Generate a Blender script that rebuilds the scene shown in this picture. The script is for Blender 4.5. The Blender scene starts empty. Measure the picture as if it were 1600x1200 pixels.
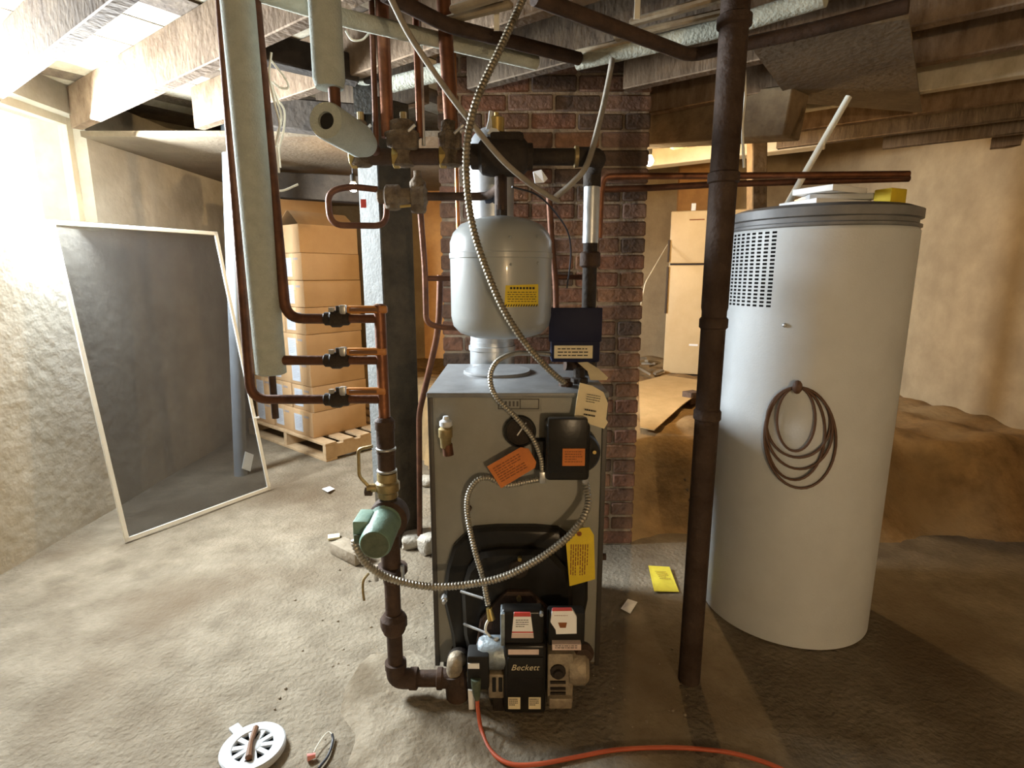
import bpy, bmesh, math, random
from mathutils import Vector, Matrix

# ------------------------------------------------------------------ camera, world, lights, exposure
SC = bpy.context.scene
COL = SC.collection
FPX, TILT, EYE = 867.0, math.radians(11.0), 1.35
cam_d = bpy.data.cameras.new('camera')
cam_d.sensor_width = 36.0
cam_d.lens = FPX / 1600 * 36
cam_d.clip_start = 0.02
cam = bpy.data.objects.new('camera', cam_d)
COL.objects.link(cam)
cam.location = (0, 0, EYE)
cam.rotation_euler = (math.pi / 2 - TILT, 0, 0)
SC.camera = cam
SC.view_settings.view_transform = 'Standard'
SC.view_settings.look = 'None'
SC.view_settings.gamma = 1.0
SC.view_settings.use_curve_mapping = False
SC.view_settings.exposure = 0.5

world = bpy.data.worlds.new('world')
SC.world = world
world.use_nodes = True
bg = world.node_tree.nodes['Background']
bg.inputs[0].default_value = (0.75, 0.88, 1.0, 1)
bg.inputs[1].default_value = 1.0


def area_light(name, loc, target, sx, sy, power, color):
    d = bpy.data.lights.new(name, 'AREA')
    d.shape = 'RECTANGLE'
    d.size, d.size_y = sx, sy
    d.energy = power
    d.color = color
    o = bpy.data.objects.new(name, d)
    COL.objects.link(o)
    o.location = loc
    o.rotation_euler = (Vector(target) - Vector(loc)).to_track_quat('-Z', 'Y').to_euler()
    return o


WIN_Y0, WIN_Y1, WIN_Z0, WIN_Z1, WALL_X = 2.12, 3.28, 1.60, 2.20, -2.36
DAYLIGHT = area_light('window_daylight', (WALL_X - 0.03, (WIN_Y0 + WIN_Y1) / 2, (WIN_Z0 + WIN_Z1) / 2),
                      (0, (WIN_Y0 + WIN_Y1) / 2 - 1.0, 0.7), 1.15, 0.55, 260.0, (0.86, 0.94, 1.0))
BULB_NEAR, BULB_FAR, BULB_FILL = 250.0, 1300.0, 2300.0      # emission strength of the bare bulbs; the last is an added fill

# ------------------------------------------------------------------ photograph -> space
def ray(px, py):
    x, y = (px - 800) / FPX, (600 - py) / FPX
    return Vector((x, math.cos(TILT) + y * math.sin(TILT), -math.sin(TILT) + y * math.cos(TILT)))


def P(px, py, Y):
    d = ray(px, py)
    return Vector((0, 0, EYE)) + d * (Y / d.y)


def PZ(px, py, z=0.0):
    d = ray(px, py)
    return Vector((0, 0, EYE)) + d * ((z - EYE) / d.z)


V = Vector
rnd = random.Random(7)

# ------------------------------------------------------------------ materials
def mat(name, c1, rough=0.6, metal=0.0, c2=None, scale=8.0, bump=0.0, bscale=None, detail=6.0, spread=(0.35, 0.65), coat=0.0,
        c3=None, scale3=2.0):
    m = bpy.data.materials.new(name)
    m.use_nodes = True
    nt = m.node_tree
    n, l = nt.nodes, nt.links
    b = n['Principled BSDF']
    b.inputs['Base Color'].default_value = (*c1, 1)
    b.inputs['Roughness'].default_value = rough
    b.inputs['Metallic'].default_value = metal
    if coat:
        b.inputs['Coat Weight'].default_value = coat
    tc = n.new('ShaderNodeTexCoord')
    if c2 is not None:
        t = n.new('ShaderNodeTexNoise')
        t.inputs['Scale'].default_value = scale
        t.inputs['Detail'].default_value = detail
        t.inputs['Roughness'].default_value = 0.65
        l.new(tc.outputs['Object'], t.inputs['Vector'])
        r = n.new('ShaderNodeValToRGB')
        r.color_ramp.elements[0].position, r.color_ramp.elements[1].position = spread
        r.color_ramp.elements[0].color = (*c1, 1)
        r.color_ramp.elements[1].color = (*c2, 1)
        l.new(t.outputs['Fac'], r.inputs['Fac'])
        out = r.outputs['Color']
        if c3 is not None:
            t3 = n.new('ShaderNodeTexNoise')
            t3.inputs['Scale'].default_value = scale3
            t3.inputs['Detail'].default_value = 5
            l.new(tc.outputs['Object'], t3.inputs['Vector'])
            r3 = n.new('ShaderNodeValToRGB')
            r3.color_ramp.elements[0].position, r3.color_ramp.elements[1].position = 0.48, 0.7
            l.new(t3.outputs['Fac'], r3.inputs['Fac'])
            mx = n.new('ShaderNodeMix')
            mx.data_type = 'RGBA'
            l.new(r3.outputs['Color'], mx.inputs[0])
            l.new(out, mx.inputs[6])
            mx.inputs[7].default_value = (*c3, 1)
            out = mx.outputs[2]
        l.new(out, b.inputs['Base Color'])
    if bump:
        t2 = n.new('ShaderNodeTexNoise')
        t2.inputs['Scale'].default_value = bscale or scale * 3
        t2.inputs['Detail'].default_value = 8
        l.new(tc.outputs['Object'], t2.inputs['Vector'])
        bp = n.new('ShaderNodeBump')
        bp.inputs['Strength'].default_value = bump
        bp.inputs['Distance'].default_value = 0.01
        l.new(t2.outputs['Fac'], bp.inputs['Height'])
        l.new(bp.outputs['Normal'], b.inputs['Normal'])
    return m


def glow(name, color, strength):
    m = bpy.data.materials.new(name)
    m.use_nodes = True
    nt = m.node_tree
    nt.nodes.clear()
    e = nt.nodes.new('ShaderNodeEmission')
    e.inputs[0].default_value = (*color, 1)
    e.inputs[1].default_value = strength
    o = nt.nodes.new('ShaderNodeOutputMaterial')
    nt.links.new(e.outputs[0], o.inputs[0])
    return m


def see_through(name, color, amount, rough=0.4, glossy=False):
    m = bpy.data.materials.new(name)
    m.use_nodes = True
    nt = m.node_tree
    nt.nodes.clear()
    t = nt.nodes.new('ShaderNodeBsdfTransparent')
    s = nt.nodes.new('ShaderNodeBsdfGlossy' if glossy else 'ShaderNodeBsdfDiffuse')
    s.inputs[0].default_value = (*color, 1)
    mx = nt.nodes.new('ShaderNodeMixShader')
    mx.inputs[0].default_value = amount
    o = nt.nodes.new('ShaderNodeOutputMaterial')
    nt.links.new(t.outputs[0], mx.inputs[1])
    nt.links.new(s.outputs[0], mx.inputs[2])
    nt.links.new(mx.outputs[0], o.inputs[0])
    return m


M = {}
M['concrete'] = mat('concrete', (0.25, 0.21, 0.148), 0.9, 0, (0.145, 0.115, 0.075), 6.0, 1.0, 55, 12, (0.36, 0.66), c3=(0.12, 0.085, 0.048), scale3=1.3)
M['patch'] = mat('patch', (0.29, 0.245, 0.175), 0.95, 0, (0.16, 0.125, 0.08), 9.0, 0.9, 45, 10, c3=(0.11, 0.08, 0.045), scale3=4.0)
M['earth'] = mat('earth', (0.37, 0.235, 0.10), 1.0, 0, (0.19, 0.12, 0.052), 7.0, 1.0, 25, 10, c3=(0.34, 0.24, 0.12), scale3=2.0)
M['parged'] = mat('parged', (0.46, 0.36, 0.22), 0.95, 0, (0.33, 0.25, 0.15), 3.0, 0.5, 20, 8)
M['whitewash'] = mat('whitewash', (0.60, 0.57, 0.49), 0.95, 0, (0.42, 0.385, 0.31), 3.0, 0.6, 18, 8)
M['plaster'] = mat('plaster', (0.20, 0.155, 0.10), 0.95, 0, (0.14, 0.105, 0.066), 4.0, 0.4, 40)
M['dark_beam_shade'] = mat('dark_beam_and_shade', (0.045, 0.034, 0.024), 0.95, 0, (0.025, 0.019, 0.014), 7.0, 0.6, 30)  # dark beams, and the painted shade of the rear ceiling void
M['board'] = mat('board', (0.40, 0.33, 0.22), 0.9, 0, (0.24, 0.18, 0.11), 6.0, 0.3, 40)
M['board_pale'] = mat('board_pale', (0.62, 0.57, 0.45), 0.9, 0, (0.4, 0.35, 0.25), 5.0, 0.3, 40)
M['joist'] = mat('joist', (0.13, 0.085, 0.05), 0.95, 0, (0.24, 0.17, 0.11), 7.0, 0.6, 30)
M['joist_grey'] = mat('joist_grey', (0.17, 0.125, 0.08), 0.95, 0, (0.09, 0.062, 0.04), 7.0, 0.6, 30)
M['old_beam'] = mat('old_beam', (0.25, 0.18, 0.10), 0.95, 0, (0.12, 0.08, 0.045), 6.0, 0.8, 30)
M['plank_orange'] = mat('plank_orange', (0.56, 0.30, 0.10), 0.8, 0, (0.42, 0.21, 0.07), 6.0, 0.3, 40)
M['post_dark'] = mat('post_dark', (0.075, 0.058, 0.036), 0.95, 0, (0.04, 0.032, 0.021), 9.0, 0.8, 40)
M['post_white'] = mat('post_white', (0.12, 0.122, 0.116), 0.9, 0, (0.08, 0.08, 0.073), 14.0, 0.6, 60)
for i, (a, b) in enumerate([((0.27, 0.13, 0.078), (0.15, 0.078, 0.05)), ((0.22, 0.12, 0.072), (0.125, 0.07, 0.046)),
                            ((0.14, 0.088, 0.06), (0.08, 0.054, 0.038)), ((0.32, 0.165, 0.09), (0.18, 0.098, 0.055)),
                            ((0.27, 0.165, 0.118), (0.165, 0.1, 0.072))]):
    M['brick%d' % i] = mat('brick_clay', a, 0.95, 0, b, 22.0, 0.8, 70)
M['mortar'] = mat('mortar', (0.46, 0.38, 0.28), 1.0, 0, (0.28, 0.215, 0.15), 16.0, 0.9, 70)
M['jacket'] = mat('jacket', (0.26, 0.255, 0.22), 0.55, 0, (0.22, 0.215, 0.185), 6.0, 0.05, 200)
M['jacket_top'] = mat('jacket_top', (0.19, 0.195, 0.195), 0.45, 0, (0.14, 0.142, 0.142), 14.0, 0.05, 90)
M['jacket_trim'] = mat('jacket_trim', (0.045, 0.038, 0.03), 0.5)
M['black'] = mat('black_enamel', (0.012, 0.011, 0.01), 0.28, 0, (0.02, 0.018, 0.015), 12.0, 0.05, 60)
M['black_matte'] = mat('black_matte', (0.015, 0.014, 0.012), 0.6)
M['navy'] = mat('navy_plastic', (0.008, 0.010, 0.034), 0.6)
M['iron'] = mat('iron_pipe', (0.040, 0.025, 0.017), 0.7, 0.1, (0.075, 0.045, 0.03), 14.0, 0.3, 70)
M['iron_dark'] = mat('iron_dark', (0.022, 0.017, 0.014), 0.75, 0.1, (0.042, 0.032, 0.023), 14.0, 0.4, 70)
M['lally'] = mat('lally', (0.033, 0.019, 0.012), 0.7, 0.1, (0.065, 0.042, 0.03), 10.0, 0.5, 60)
M['dusty'] = mat('dusty_brass', (0.17, 0.125, 0.075), 0.85, 0.1, (0.075, 0.05, 0.03), 28.0, 0.8, 80)
M['copper'] = mat('copper', (0.25, 0.10, 0.045), 0.48, 0.7, (0.13, 0.052, 0.027), 14.0, 0.15, 70)
M['copper_old'] = mat('copper_old', (0.15, 0.066, 0.036), 0.58, 0.5, (0.08, 0.037, 0.023), 14.0, 0.2, 70)
M['copper_bright'] = mat('copper_bright', (0.62, 0.27, 0.09), 0.35, 0.8, (0.40, 0.15, 0.05), 10.0)
M['brass'] = mat('brass', (0.55, 0.40, 0.13), 0.35, 0.8, (0.36, 0.25, 0.09), 20.0)
M['brass_dull'] = mat('brass_dull', (0.36, 0.27, 0.12), 0.5, 0.5, (0.2, 0.15, 0.07), 20.0, 0.2, 60)
M['orange_rubber'] = mat('orange_handle', (0.50, 0.20, 0.03), 0.5, 0, (0.33, 0.12, 0.02), 18.0)
M['handle_dark'] = mat('handle_dark', (0.14, 0.06, 0.02), 0.6)
M['steel'] = mat('steel', (0.62, 0.62, 0.60), 0.35, 0.8, (0.42, 0.42, 0.41), 20.0)
M['bx'] = mat('armoured_steel', (0.50, 0.47, 0.40), 0.38, 0.75, (0.34, 0.31, 0.25), 30.0)
M['bx_old'] = mat('armoured_old', (0.30, 0.26, 0.19), 0.5, 0.6, (0.18, 0.15, 0.10), 30.0)
M['galv'] = mat('galvanised', (0.55, 0.58, 0.60), 0.35, 0.6, (0.42, 0.45, 0.47), 10.0)
M['flue_dark'] = mat('flue_scorched', (0.10, 0.09, 0.08), 0.5, 0.3)
M['insul'] = mat('pipe_foam', (0.44, 0.475, 0.425), 0.95, 0, (0.37, 0.40, 0.355), 30.0, 0.5, 200)
M['insul_pale'] = mat('pipe_wrap', (0.45, 0.46, 0.38), 0.95, 0, (0.33, 0.33, 0.26), 12.0, 0.5, 90)
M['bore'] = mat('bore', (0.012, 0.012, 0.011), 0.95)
M['tank'] = mat('tank_grey', (0.29, 0.305, 0.295), 0.35, 0, (0.265, 0.275, 0.265), 5.0, 0.02, 90, coat=0.3)
M['heater'] = mat('heater_grey', (0.56, 0.585, 0.59), 0.5, 0, (0.51, 0.53, 0.53), 5.0, 0.08, 160)
M['heater_cap'] = mat('heater_cap', (0.13, 0.13, 0.13), 0.5, 0, (0.2, 0.2, 0.2), 6.0)
M['green'] = mat('pump_green', (0.17, 0.27, 0.21), 0.5, 0, (0.12, 0.20, 0.155), 20.0, 0.2, 90)
M['green_dark'] = mat('pump_green_dark', (0.05, 0.07, 0.045), 0.6, 0, (0.10, 0.12, 0.075), 40.0, 0.2, 90)
M['yellow'] = mat('yellow_card', (0.70, 0.52, 0.02), 0.7, 0, (0.62, 0.45, 0.02), 20.0)
M['yellow_paper'] = mat('yellow_paper', (0.78, 0.68, 0.06), 0.8, 0, (0.66, 0.56, 0.05), 14.0)
M['orange'] = mat('orange_card', (0.58, 0.18, 0.03), 0.7, 0, (0.48, 0.14, 0.025), 20.0)
M['cream'] = mat('cream_card', (0.78, 0.68, 0.44), 0.8, 0, (0.7, 0.6, 0.38), 9.0)
M['white_label'] = mat('white_label', (0.9, 0.9, 0.89), 0.6)
M['pink_label'] = mat('label_pinkish', (0.72, 0.58, 0.52), 0.6, 0, (0.60, 0.45, 0.38), 18.0)
M['red_label'] = mat('label_red', (0.55, 0.06, 0.05), 0.6)
M['ink'] = mat('ink', (0.03, 0.025, 0.02), 0.8)
M['ink_brown'] = mat('ink_brown', (0.24, 0.08, 0.02), 0.8)
M['ink_grey'] = mat('ink_grey', (0.30, 0.30, 0.33), 0.8)
M['carton'] = mat('carton', (0.50, 0.33, 0.175), 0.9, 0, (0.45, 0.29, 0.15), 5.0, 0.1, 120)
M['carton_inside'] = mat('carton_inside', (0.33, 0.21, 0.10), 0.95)
M['tape'] = mat('tape', (0.56, 0.39, 0.22), 0.35)
M['shipping'] = mat('shipping_label', (0.46, 0.50, 0.56), 0.7)
M['pallet'] = mat('pallet_wood', (0.55, 0.40, 0.235), 0.85, 0, (0.42, 0.29, 0.16), 9.0, 0.3, 50)
M['fridge'] = mat('fridge_warm_lit', (0.66, 0.50, 0.28), 0.45, 0, (0.58, 0.42, 0.22), 3.0, 0.1, 120)  # tan tint paints the warm bulb light into the enamel
M['fridge_gap'] = mat('fridge_gasket', (0.06, 0.04, 0.025), 0.7)
M['cardboard'] = mat('cardboard_sheet', (0.60, 0.42, 0.20), 0.9, 0, (0.50, 0.34, 0.15), 6.0, 0.2, 60)
M['alu'] = mat('white_frame', (0.80, 0.80, 0.74), 0.5)
M['screen'] = see_through('screen_mesh', (0.075, 0.075, 0.08), 0.52)
M['glass'] = see_through('window_glass', (0.9, 0.95, 1.0), 0.06, glossy=True)
M['plastic_white'] = mat('plastic_white', (0.55, 0.575, 0.59), 0.45, 0, (0.48, 0.50, 0.51), 9.0)
M['pvc_grey'] = mat('pvc_grey', (0.40, 0.45, 0.50), 0.5, 0, (0.33, 0.37, 0.41), 8.0)
M['wire_white'] = mat('wire_white', (0.72, 0.70, 0.60), 0.6)
M['wire_black'] = mat('wire_black', (0.02, 0.02, 0.025), 0.5)
M['emt'] = mat('grey_conduit', (0.30, 0.27, 0.22), 0.8, 0.0, (0.22, 0.19, 0.15), 14.0, 0.2, 80)
M['cord_red'] = mat('cord_orange', (0.42, 0.075, 0.025), 0.55)
M['cord_brown'] = mat('cord_brown', (0.11, 0.055, 0.03), 0.6)
M['pump_metal'] = mat('cast_aluminium', (0.34, 0.28, 0.19), 0.55, 0.3, (0.22, 0.175, 0.12), 30.0, 0.4, 90)
M['motor_silver'] = mat('motor_silver', (0.36, 0.42, 0.45), 0.4, 0.5, (0.12, 0.13, 0.13), 16.0, 0.2, 70)
M['stone'] = mat('stone', (0.46, 0.42, 0.35), 0.95, 0, (0.3, 0.26, 0.2), 12.0, 0.8, 60)
M['wood_block'] = mat('wood_block', (0.30, 0.25, 0.18), 0.9, 0, (0.19, 0.15, 0.10), 14.0, 0.5, 60)
M['pink'] = mat('pink_plastic', (0.66, 0.25, 0.22), 0.5)
M['blue_dark'] = mat('dark_fitting', (0.035, 0.045, 0.075), 0.5)
M['white_paint'] = mat('white_paint', (0.78, 0.72, 0.58), 0.8, 0, (0.68, 0.6, 0.46), 6.0, 0.3, 30)
for k_ in ('black', 'black_matte', 'navy', 'iron', 'iron_dark', 'lally', 'post_dark', 'joist', 'dark_beam_shade', 'copper_old'):
    M[k_].node_tree.nodes['Principled BSDF'].inputs['Specular IOR Level'].default_value = 0.22

# ------------------------------------------------------------------ mesh builder
class MB:
    def __init__(s):
        s.bm = bmesh.new()

    def box(s, c, size, rz=0.0, bev=0.0, seg=2, R=None):
        R4 = (R.to_4x4() if R is not None else Matrix.Rotation(rz, 4, 'Z'))
        mtx = Matrix.Translation(V(c)) @ R4 @ Matrix.Diagonal((*size, 1))
        vs = bmesh.ops.create_cube(s.bm, size=1, matrix=mtx)['verts']
        if bev:
            es = list({e for v in vs for e in v.link_edges})
            bmesh.ops.bevel(s.bm, geom=es, offset=bev, segments=seg, affect='EDGES', profile=0.5)
        return s

    def span(s, x0, x1, y0, y1, z0, z1, bev=0.0, seg=2):
        return s.box(((x0 + x1) / 2, (y0 + y1) / 2, (z0 + z1) / 2), (abs(x1 - x0), abs(y1 - y0), abs(z1 - z0)), 0, bev, seg)

    def pbox(s, px0, py0, px1, py1, Y0, Y1, bev=0.0, seg=2):
        my = (py0 + py1) / 2
        a, b = P(px0, my, Y0), P(px1, my, Y0)
        t, u = P((px0 + px1) / 2, py0, Y0), P((px0 + px1) / 2, py1, Y0)
        return s.span(a.x, b.x, Y0, Y1, u.z, t.z, bev, seg)

    def ring(s, c, a, b, r, seg):
        return [s.bm.verts.new(c + a * (r * math.cos(2 * math.pi * i / seg)) + b * (r * math.sin(2 * math.pi * i / seg))) for i in range(seg)]

    def loft(s, rings, cap=True):
        for r0, r1 in zip(rings, rings[1:]):
            n = len(r0)
            for i in range(n):
                s.bm.faces.new((r0[i], r0[(i + 1) % n], r1[(i + 1) % n], r1[i]))
        if cap:
            s.bm.faces.new(list(reversed(rings[0])))
            s.bm.faces.new(rings[-1])
        return s

    def tube(s, pts, r, seg=10, cap=True):
        pts = [V(p) for p in pts]
        rad = r if isinstance(r, (list, tuple)) else [r] * len(pts)
        up = None
        rings = []
        for i, p in enumerate(pts):
            d = (pts[min(i + 1, len(pts) - 1)] - pts[max(i - 1, 0)]).normalized()
            if up is None:
                up = d.orthogonal().normalized()
            up = (up - d * up.dot(d))
            up = up.normalized() if up.length > 1e-6 else d.orthogonal().normalized()
            rings.append(s.ring(p, up, d.cross(up), rad[i], seg))
        return s.loft(rings, cap)

    def cyl(s, a, b, r, r2=None, seg=16):
        return s.tube([a, b], [r, r if r2 is None else r2], seg)

    def lathe(s, o, axis, prof, seg=24, cap=True):
        o, ax = V(o), V(axis).normalized()
        a = ax.orthogonal().normalized()
        b = ax.cross(a)
        return s.loft([s.ring(o + ax * h, a, b, max(r, 1e-4), seg) for r, h in prof], cap)

    def prism(s, poly, vec):
        vec = V(vec)
        a = [s.bm.verts.new(V(p)) for p in poly]
        b = [s.bm.verts.new(V(p) + vec) for p in poly]
        return s.loft([a, b])

    def tiers(s, polys):
        return s.loft([[s.bm.verts.new(V(p)) for p in poly] for poly in polys])

    def ball(s, c, r, seg=12, sc=(1, 1, 1)):
        bmesh.ops.create_uvsphere(s.bm, u_segments=seg, v_segments=max(6, seg // 2), radius=r,
                                  matrix=Matrix.Translation(V(c)) @ Matrix.Diagonal((*sc, 1)))
        return s

    def quad(s, pts):
        s.bm.faces.new([s.bm.verts.new(V(p)) for p in pts])
        return s

    def mesh(s, name, origin, sharp=38):
        bmesh.ops.recalc_face_normals(s.bm, faces=s.bm.faces[:])
        bmesh.ops.translate(s.bm, verts=s.bm.verts[:], vec=-V(origin))
        me = bpy.data.meshes.new(name)
        s.bm.to_mesh(me)
        s.bm.free()
        for p in me.polygons:
            p.use_smooth = True
        me.set_sharp_from_angle(angle=math.radians(sharp))
        return me

    def base(s):
        co = [v.co for v in s.bm.verts]
        xs, ys, zs = [c.x for c in co], [c.y for c in co], [c.z for c in co]
        return V(((min(xs) + max(xs)) / 2, (min(ys) + max(ys)) / 2, min(zs)))


WL = {}


def obj(name, mb, m, parent=None, label=None, kind=None, smooth=38):
    base = mb.base()
    me = mb.mesh(name, base, smooth)
    for one in (m if isinstance(m, (list, tuple)) else [m]):
        me.materials.append(M[one] if isinstance(one, str) else one)
    o = bpy.data.objects.new(name, me)
    COL.objects.link(o)
    if parent is not None:
        o.parent = parent
        o.location = base - WL[parent.name]
    else:
        o.location = base
    WL[o.name] = base
    if label:
        o['label'] = label
    if kind:
        o['kind'] = kind
    return o


def thing(name, label, cat, loc=(0, 0, 0), group=None):
    o = bpy.data.objects.new(name, None)
    COL.objects.link(o)
    o.location = V(loc)
    o.empty_display_size = 0.05
    WL[o.name] = V(loc)
    o['label'] = label
    o['category'] = cat
    if group:
        o['group'] = group
    return o


def tag(o, label, cat, group=None):
    o['label'] = label
    o['category'] = cat
    if group:
        o['group'] = group
    return o


def struct(name, mb, m, parent=None, smooth=38):
    return obj(name, mb, m, parent, kind='structure', smooth=smooth)


def piece(name, me, loc, parent, rot=None, scale=None):
    o = bpy.data.objects.new(name, me)
    COL.objects.link(o)
    o.parent = parent
    o.location = V(loc) - WL[parent.name]
    if rot is not None:
        o.rotation_euler = rot
    if scale is not None:
        o.scale = scale
    return o


def copy_tree(o, parent=None):
    c = o.copy()
    COL.objects.link(c)
    if parent is not None:
        c.parent = parent
    for ch in list(o.children):
        copy_tree(ch, c)
    return c


def fillet(pts, r, n=6):
    pts = [V(p) for p in pts]
    out = [pts[0]]
    for a, b, c in zip(pts, pts[1:], pts[2:]):
        u, w = (a - b), (c - b)
        k = min(r, u.length * 0.48, w.length * 0.48)
        p0, p1 = b + u.normalized() * k, b + w.normalized() * k
        for i in range(n + 1):
            t = i / n
            out.append(p0 * (1 - t) ** 2 + b * (2 * t * (1 - t)) + p1 * t * t)
    out.append(pts[-1])
    return out


def smooth_path(pts, n=8):
    pts = [V(p) for p in pts]
    q = [pts[0] * 2 - pts[1]] + pts + [pts[-1] * 2 - pts[-2]]
    out = []
    for i in range(1, len(q) - 2):
        a, b, c, d = q[i - 1:i + 3]
        for k in range(n):
            t = k / n
            out.append(0.5 * (2 * b + (c - a) * t + (2 * a - 5 * b + 4 * c - d) * t * t + (3 * b - a - 3 * c + d) * t ** 3))
    out.append(pts[-1])
    return out


def resample(pts, step):
    out = [pts[0]]
    acc = 0.0
    for a, b in zip(pts, pts[1:]):
        L = (b - a).length
        if L < 1e-9:
            continue
        t = step - acc
        while t <= L:
            out.append(a + (b - a) * (t / L))
            t += step
        acc = (acc + L) % step
    return out


def armoured(name, pts, r, m, label, cat='cable', pitch=0.0085, parent=None):
    p = resample(smooth_path(pts, 14), pitch / 3)
    rad = [r * (1.0, 1.06, 0.80)[i % 3] for i in range(len(p))]
    mb = MB().tube(p, rad, 10)
    o = obj(name, mb, m, parent, smooth=50)
    if parent is None:
        tag(o, label, cat)
    return o


def PP(*pts):
    """photograph pixels with a depth each -> points"""
    return [P(x, y, Y) for x, y, Y in pts]


def print_on(parent, O, U, W, w, h, rows, m='ink', fill=0.62, seed=1, off=0.0006, margin=0.08, name='print'):
    """rows of small word-shaped dashes on a card: O corner, U along a row, W down the card, both unit; raised a hair"""
    r = random.Random(seed)
    N = U.cross(W).normalized()
    mb = MB()
    R = Matrix((U, W, N)).transposed()
    rh = h * (1 - 2 * margin) / rows
    for k in range(rows):
        x = w * margin
        stop = w * (1 - margin) * (1.0 if k % 4 != 3 else 0.7)
        y = h * margin + rh * (k + 0.5)
        while x < stop:
            ww = min(w * r.uniform(0.05, 0.17), stop - x)
            if ww > w * 0.02:
                c = O + U * (x + ww / 2) + W * y - N * off
                mb.box(c, (ww, rh * 0.5 * fill * 1.3, 0.0006), R=R)
            x += ww + w * 0.028
    return obj(name, mb, m, parent)


# ================================================================== THE SETTING
# floor of worn concrete
N_ = 90
fx0, fx1, fy0, fy1 = WALL_X - 0.2, 3.4, -2.6, 6.6
mb = MB()
gr = []
for j in range(N_ + 1):
    row = []
    for i in range(N_ + 1):
        x, y = fx0 + (fx1 - fx0) * i / N_, fy0 + (fy1 - fy0) * j / N_
        z = 0.004 * (math.sin(x * 5.1 + y * 2.3) * math.sin(y * 4.3 - x * 1.7) - 1)
        row.append(mb.bm.verts.new((x, y, z)))
    gr.append(row)
for j in range(N_):
    for i in range(N_):
        mb.bm.faces.new((gr[j][i], gr[j][i + 1], gr[j + 1][i + 1], gr[j + 1][i]))
struct('floor', mb, 'concrete', smooth=180)

# the raised earth at the back
def bank_edge(x):
    if x > 0.62:
        return 2.70 + 0.05 * math.sin(x * 9)
    if x > -0.3:
        return 3.12
    if x > -1.25:
        return 3.12 + (-0.3 - x) / 0.95 * 2.2
    return 5.4


def bank_h(x, y):
    e = bank_edge(x)
    t = max(0.0, min(1.0, (y - e) / 0.36))
    s = t * t * (3 - 2 * t)
    return 0.43 * s + 0.018 * s * math.sin(x * 13 + y * 5) + 0.012 * s * math.sin(y * 21 - x * 7)


mb = MB()
bx0, bx1, by0, by1, NX, NY = WALL_X - 0.1, 3.2, 2.6, 6.5, 110, 90
gr = []
for j in range(NY + 1):
    row = []
    for i in range(NX + 1):
        x, y = bx0 + (bx1 - bx0) * i / NX, by0 + (by1 - by0) * j / NY
        h = bank_h(x, y)
        row.append(mb.bm.verts.new((x, y, h - 0.02 if h < 0.001 else h)))
    gr.append(row)
for j in range(NY):
    for i in range(NX):
        mb.bm.faces.new((gr[j][i], gr[j][i + 1], gr[j + 1][i + 1], gr[j + 1][i]))
struct('earth_bank', mb, 'earth', smooth=180)

# walls
WT = 2.45
mb = MB()
mb.span(WALL_X - 0.3, WALL_X, -2.6, WIN_Y0, -0.05, WT)
mb.span(WALL_X - 0.3, WALL_X, WIN_Y1, 6.6, -0.05, WT)
mb.span(WALL_X - 0.3, WALL_X, WIN_Y0, WIN_Y1, -0.05, WIN_Z0)
mb.span(WALL_X - 0.3, WALL_X, WIN_Y0, WIN_Y1, WIN_Z1, WT)
struct('wall_left', mb, 'whitewash')
struct('wall_right', MB().span(3.1, 3.4, -2.6, 6.6, -0.05, 2.72), 'parged')
struct('wall_back', MB().span(WALL_X, 3.1, 6.3, 6.6, -0.05, 2.72), 'parged')
struct('wall_front', MB().span(WALL_X, 3.1, -2.6, -2.3, -0.05, WT), 'parged')
mb = MB()
for y in (WIN_Y0 + 0.02, (WIN_Y0 + WIN_Y1) / 2, WIN_Y1 - 0.02):
    mb.span(WALL_X - 0.12, WALL_X - 0.07, y - 0.02, y + 0.02, WIN_Z0, WIN_Z1)
for z in (WIN_Z0 + 0.02, WIN_Z1 - 0.02):
    mb.span(WALL_X - 0.119, WALL_X - 0.071, WIN_Y0, WIN_Y1, z - 0.02, z + 0.02)
win = struct('window_1', mb, 'white_paint')
obj('pane', MB().span(WALL_X - 0.097, WALL_X - 0.093, WIN_Y0 + 0.02, WIN_Y1 - 0.02, WIN_Z0 + 0.02, WIN_Z1 - 0.02), 'glass', win)

# ceiling: subfloor boards on joists that run off to the left rear
JD = V((-0.80, 0.60, 0))
KD = V((0.60, 0.80, 0))
JR = math.atan2(JD.y, JD.x)
CEN = V((0.2, 2.4, 0))
ceil = bpy.data.objects.new('ceiling', None)
COL.objects.link(ceil)
ceil.location = (0, 2, 2.34)
ceil['kind'] = 'structure'
WL['ceiling'] = V((0, 2, 2.34))
me_a = MB().box((0, 0, 0), (9.0, 0.152, 0.024)).mesh('board', (0, 0, 0))
me_b = me_a.copy()
me_c = me_a.copy()
me_a.materials.append(M['board'])
me_b.materials.append(M['board_pale'])
me_c.materials.append(M['joist_grey'])
HX0, HY0 = 0.45, 3.72           # the rear right corner has a higher ceiling


def runs(c, d, half, cut):
    """stretches of the line c + t d, |t| < half, that stay out of the cut"""
    out, t0 = [], None
    n_ = int(half * 100)
    for i in range(-n_, n_ + 1):
        p_ = c + d * (i * 0.01)
        ok = not cut(p_.x, p_.y)
        if ok and t0 is None:
            t0 = i * 0.01
        if (not ok or i == n_) and t0 is not None:
            if i * 0.01 - t0 > 0.1:
                out.append((t0, i * 0.01))
            t0 = None
    return out


def cut_board(x, y):
    return (x > HX0 and y > HY0) or x < WALL_X - 0.28 or x > 3.38 or y < -2.58 or y > 6.58


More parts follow.
